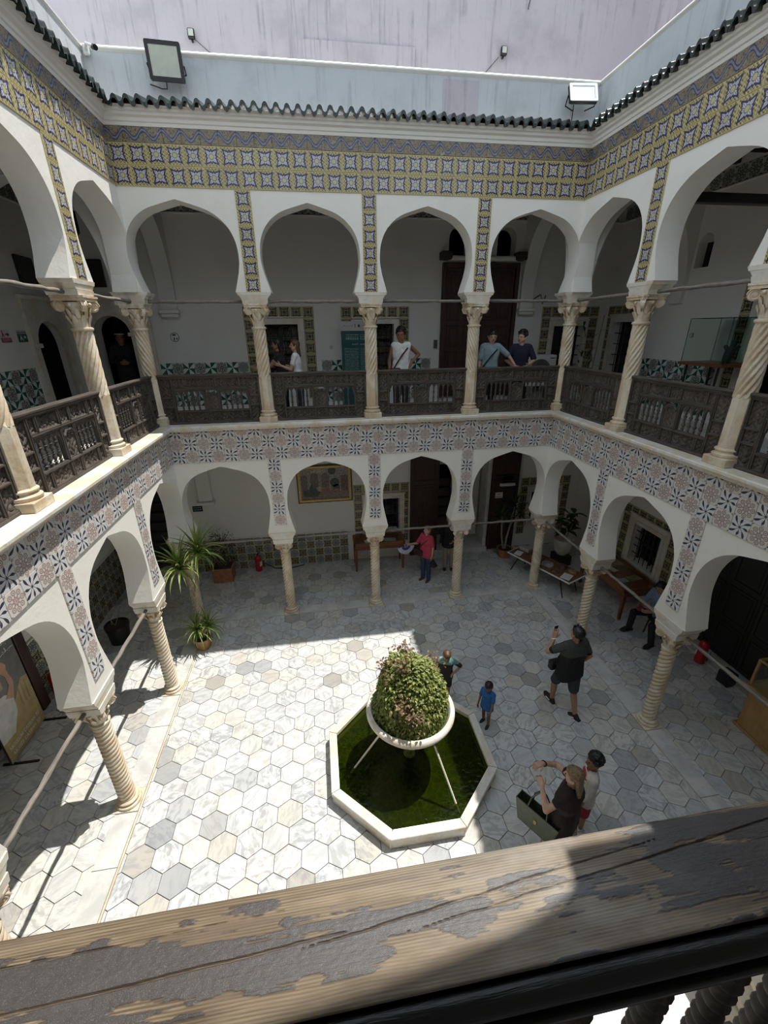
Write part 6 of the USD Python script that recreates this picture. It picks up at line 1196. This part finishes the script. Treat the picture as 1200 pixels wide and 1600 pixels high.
# ground floor, far side
t, J, K = figure('woman in a pink polo shirt and jeans holding out a fan', (5.42, .76), (-.75, -.65), 1.53, dict(aR=((.35, .25, -.85), (.45, .85, .05)), aL=((-.22, -.05, -1), (-.05, .2, -1)), head=(-.45, .12)), dict(female=1, girth=1.15, skin='skin_light', hair='hair_blond', style='bob', top=((.52, .055, .10), .8, -.08), topname='polo_shirt', legs=((.035, .06, .12), 1.9), shoes=(.10, .03, .03)), 0)
w = wpt(K, J['aR'][2]); fan = []
for k in range(15):
    a = -1.35 + 2.7*k/14; fan.append(hull([(.05*math.sin(a), 0, -.05*math.cos(a)), (.23*math.sin(a-.09), .003, -.23*math.cos(a-.09)), (.23*math.sin(a+.09), -.003, -.23*math.cos(a+.09)), (.05*math.sin(a), .004, -.05*math.cos(a))]))
FN = thing('hand_fan', 'open blue and white folding fan held by the woman in pink', 'fan', (w[0]-.10, w[1]-.05, w[2]-.01), .25)
obj('ribs', fan, simple('fan_white', (.58, .60, .72), .7, .1), FN); obj('printed_band', [hull([(r*math.sin(a), y, -r*math.cos(a)) for r in (.06, .12) for a in (-1.35 + 2.7*k/10, -1.35 + 2.7*(k+1)/10) for y in (-.006, .007)]) for k in range(10)], simple('fan_blue', (.03, .05, .26), .7, .1), FN); obj('handle', tube([(0, 0, -.05), (0, 0, .05)], .010, 6), simple('fan_blue'), FN) if False else obj('handle', tube([(0, 0, -.05), (0, 0, .04)], .010, 6), 'fan_blue', FN)
HB = cross_bag(K, 1, 'maroon_leather', 'maroon hip bag worn by the woman in pink', (.22, .12), .04)
w = wpt(K, J['aL'][2]); obj('dark_fan', hull([(w[0], w[1], w[2]-.1), (w[0]+.03, w[1], w[2]-.08), (w[0]-.03, w[1]+.02, w[2]-.32), (w[0]+.16, w[1], w[2]-.30), (w[0]+.06, w[1]-.03, w[2]-.34)]), 'black_plastic', None, label='folded dark hat hanging from the left hand of the woman in pink', category='hat')
t, J, K = figure('person with a pale grey headscarf, half hidden behind the far column', (6.15, 1.20), (-.2, -1), 1.56, dict(aL=((-.3, .2, -.9), (.5, .6, -.3)), head=(-.1, -.3)), dict(female=1, skin='skin_tan', style='scarf', scarf=cloth((.36, .34, .33)), top=((.014, .013, .015), 1.9, -.12), legs=((.36, .29, .24), 1.95)), 0)
# seated man on the right
ST = thing('stool', 'small dark stool under the seated man in blue', 'stool', (9.62, -2.16, 0)); obj('seat', lathe([(.15, .40), (.17, .41), (.17, .435), (.15, .445)], 20), 'wood_beam', ST)
for a in range(4): obj('leg', tube([(.12*math.cos(a*PI/2+.7), .12*math.sin(a*PI/2+.7), .41), (.17*math.cos(a*PI/2+.7), .17*math.sin(a*PI/2+.7), 0)], .016, 8), 'wood_beam', ST)
t, J, K = figure('seated man in a pale blue shirt and black trousers beside the right table case', (9.64, -2.14), (-1, -.1), 1.72, dict(hip=.535, lL=((-.35, .85, -.02), (-.1, -.12, -1)), lR=((.25, .95, .05), (.1, -.05, -1)), aL=((-.2, .35, -.9), (.35, .85, .05)), aR=((.2, .35, -.9), (-.35, .85, .1)), head=(0, -.4), lean=(0, .15)), dict(skin='skin_tan', top=((.18, .27, .40), 1.2, -.02), legs=((.012, .012, .013), 1.95), shoes=(.012, .011, .011), sole=0), 0)
w = (wpt(K, J['aL'][2]) + wpt(K, J['aR'][2]))/2; obj('purse', box(-.07, .07, -.045, .045, -.03, .03, .012), simple('red_cloth', (.20, .025, .03), .7), None, m=m4(w + [-.10, 0, .0], .3), label='red purse in the hands of the seated man', category='purse')
# court
t, J, K = figure('man in a black and grey t-shirt and dark shorts photographing with a phone', (6.74, -3.62), (-.12, 1), 1.74, dict(lR=((.02, -.16, -1), (.0, -.34, -1)), lL=((.03, .42, -.9), (.03, .02, -1)), aL=((-.66, .42, -.55), (.66, .40, .66)), aR=((.42, -.2, -.9), (-.2, .45, -.9)), hL=((.25, .2, .9), (.6, .6, 0)), head=(.15, .12), foot=dict(lR=(-.25, 1, -.25), lL=(.0, 1, .18)), curl=.5), dict(girth=1.18, skin='skin_tan', top=((.008, .008, .010), .72, -.12), yoke=((.052, .056, .052), .30), legs=((.035, .042, .055), .92), shoes=(.035, .02, .02), shoe_patch=1, sole=0), 0)
w = wpt(K, J['aL'][2]); PH = thing('phone', 'phone in a white case raised by the man in black', 'phone', m4(w + [.05, .08, .10], .2)); obj('case', box(-.04, .04, -.006, .006, -.075, .075, .005), 'white_paint', PH); obj('screen', box(-.036, .036, -.009, -.006, -.07, .07), 'black_plastic', PH)
obj('wrist_watch', tube([J['aL'][2] - .02*nrm(J['aL'][2]-J['aL'][1]) + .031*(np.array([math.cos(a), 0, 0]) + math.sin(a)*np.array([0, .85, -.5])) for a in np.linspace(0, 2*PI, 16)], .010, 6), 'white_paint', None, m=in_frame(K), label='white watch on the raised wrist of the man in black', category='watch')
SGL = thing('sunglasses', 'sunglasses pushed up on the black hair of the photographing man', 'sunglasses', in_frame(K)); obj('lenses', [cat_([sph(K['Hd'](x, .066, .125), (.026, .012, .014), 10)]) for x in (-.035, .035)], 'black_plastic', SGL); obj('frame', [tube([K['Hd'](-.075, -.03, .09), K['Hd'](-.065, .055, .12), K['Hd'](0, .085, .125), K['Hd'](.065, .055, .12), K['Hd'](.075, -.03, .09)], .004, 5)], 'black_plastic', SGL)
cross_bag(K, -1, 'black_leather', 'black crossbody bag with diagonal strap on the photographing man', (.14, .11), .05)
t, J, K = figure('boy in a dark football jersey with teal chest, hand on hip, looking into the fountain', (4.84, -3.03), (-.35, -1), 1.10, dict(aL=((-.75, -.15, -.62), (.65, .4, -.62)), hL=((.6, .5, -.5), (0, .2, -1)), aR=((.3, .1, -1), (.1, .2, -1)), head=(.1, -.55), lean=(0, .06)), dict(child=.8, skin='skin_tan', hair='hair_brown', style='short', top=((.035, .025, .035), .9, -.12), topname='jersey', yoke=((.16, .34, .32), .40), legs=((.02, .02, .025), .95), shoes=(.02, .02, .02)), 0)
t, J, K = figure('toddler boy in a blue t-shirt standing at the fountain edge', (5.34, -3.70), (-.75, -.55), .95, dict(aL=((-.15, .25, -1), (0, .3, -1)), aR=((.2, .1, -1), (.05, .25, -1)), head=(.2, -.35), lL=((-.06, .1, -1), (0, -.05, -1)), lR=((.06, -.12, -1), (0, -.1, -1))), dict(child=1, skin='skin_brown', style='short', top=((.025, .14, .42), .75, -.13), legs=((.60, .58, .55), .42), shoes=(.03, .03, .035)), 0)
t, J, K = figure('boy in a white and red sports shirt beside the woman with the green handbag', (5.98, -5.38), (-.8, .35), 1.32, dict(aL=((-.2, .1, -1), (.1, .3, -1)), aR=((.2, .05, -1), (.05, .25, -1)), head=(.15, -.05)), dict(child=.5, skin='skin_brown', style='curly', top=((.60, .56, .52), 1.6, -.13), topname='sports_shirt', legs=((.30, .02, .04), .98), shoes=(.5, .48, .46)), 0)
s_ = K['s']; obj('chest_print', [soften(union(chain([[(K['T'](z, -x), r*s_), (K['T'](z, x), r*s_)] for z, x, r in ((.30, .06, .118), (.40, .085, .108))])), .02, 2)], cloth((.42, .025, .045)), t, smooth=True); obj('collar', tube([K['T'](.50, .062*math.sin(a), .012 + .062*math.cos(a)) for a in np.linspace(0, 2*PI, 20)], .014*s_, 6), cloth((.42, .025, .045)), t, smooth=True)
m_ = text_mesh('6', .085, .004); m_.apply_transform(XZ); ax_ = np.array([-1, 0, 0.]); obj('shirt_number', m_, 'white_paint', t, m=m4(K['T'](.31, .03, .137), ax=[(-1, 0, 0), (0, -1, 0), (0, 0, 1)]))
g = Graph(); v = g.voro(g.world(), 34.); MAT['leopard'] = g.save('leopard', g.ramp(v, [(.0, (.03, .02, .015)), (.35, (.06, .035, .02)), (.45, (.38, .27, .17)), (.8, (.46, .36, .25))]), .8)
t, J, K = figure('woman with long fair hair in a dark brown top, arms raised, beside the green handbag', (5.47, -5.70), (-.6, .8), 1.60, dict(aL=((-.65, .45, -.6), (1.0, .95, .85)), aR=((.2, .95, -.2), (-.9, .5, .5)), hL=((.6, .6, .2), (.3, 0, -1)), hR=((-.8, .3, .2), (0, 0, -1)), head=(.15, -.05), curl=.6), dict(female=1, girth=1.28, skin='skin_light', hair='hair_blond', style='long', top=((.022, .010, .009), .45, -.16), topname='blouse', skirt=('leopard', .35, .17), shoes=(.06, .03, .02)), 0)
e = wpt(K, J['aL'][1]); simple('green_leather', (.062, .078, .042), .45, .12)
HBG = thing('handbag', 'olive green tote handbag hanging on the arm of the woman in brown', 'handbag', m4((5.20, -5.62, .56), -1.0))
by = sg.Polygon([(-.21, 0), (.21, 0), (.27, .32), (-.27, .32)])
obj('body', [wall_poly(by, -.075, -.065), wall_poly(by, .045, .055), hull([(x, y, z) for x in (-.21, .21) for y in (-.075, .055) for z in (0, .012)]), hull([(-.21, -.075, 0), (-.21, .055, 0), (-.27, -.075, .32), (-.27, .055, .32), (-.262, -.075, .32), (-.262, .055, .32), (-.2, 0, 0)]), hull([(.21, -.075, 0), (.21, .055, 0), (.27, -.075, .32), (.27, .055, .32), (.262, -.075, .32), (.262, .055, .32), (.2, 0, 0)])], 'green_leather', HBG)
obj('lining', box(-.19, .19, -.06, .04, .015, .02), 'black_leather', HBG)
for y in (-.07, .05): obj('handle', tube([(-.12, y, .28), (-.10, y*.6, .46), (-.03, y*.2, .60), (.03, y*.2, .60), (.10, y*.6, .46), (.12, y, .28)], .010, 7), 'green_leather', HBG, smooth=60)
obj('clasp', [box(-.02, .02, -.084, -.075, .14, .20, .004)], 'gilt', HBG)
obj('wrist_band', tube([J['aR'][2] - .03*nrm(J['aR'][2]-J['aR'][1]) + .030*(np.array([0, math.cos(a), 0]) + math.sin(a)*np.array([.3, 0, .95])) for a in np.linspace(0, 2*PI, 16)], .008, 6), 'black_leather', None, m=in_frame(K), label='dark bracelet on the wrist of the woman in brown', category='bracelet')
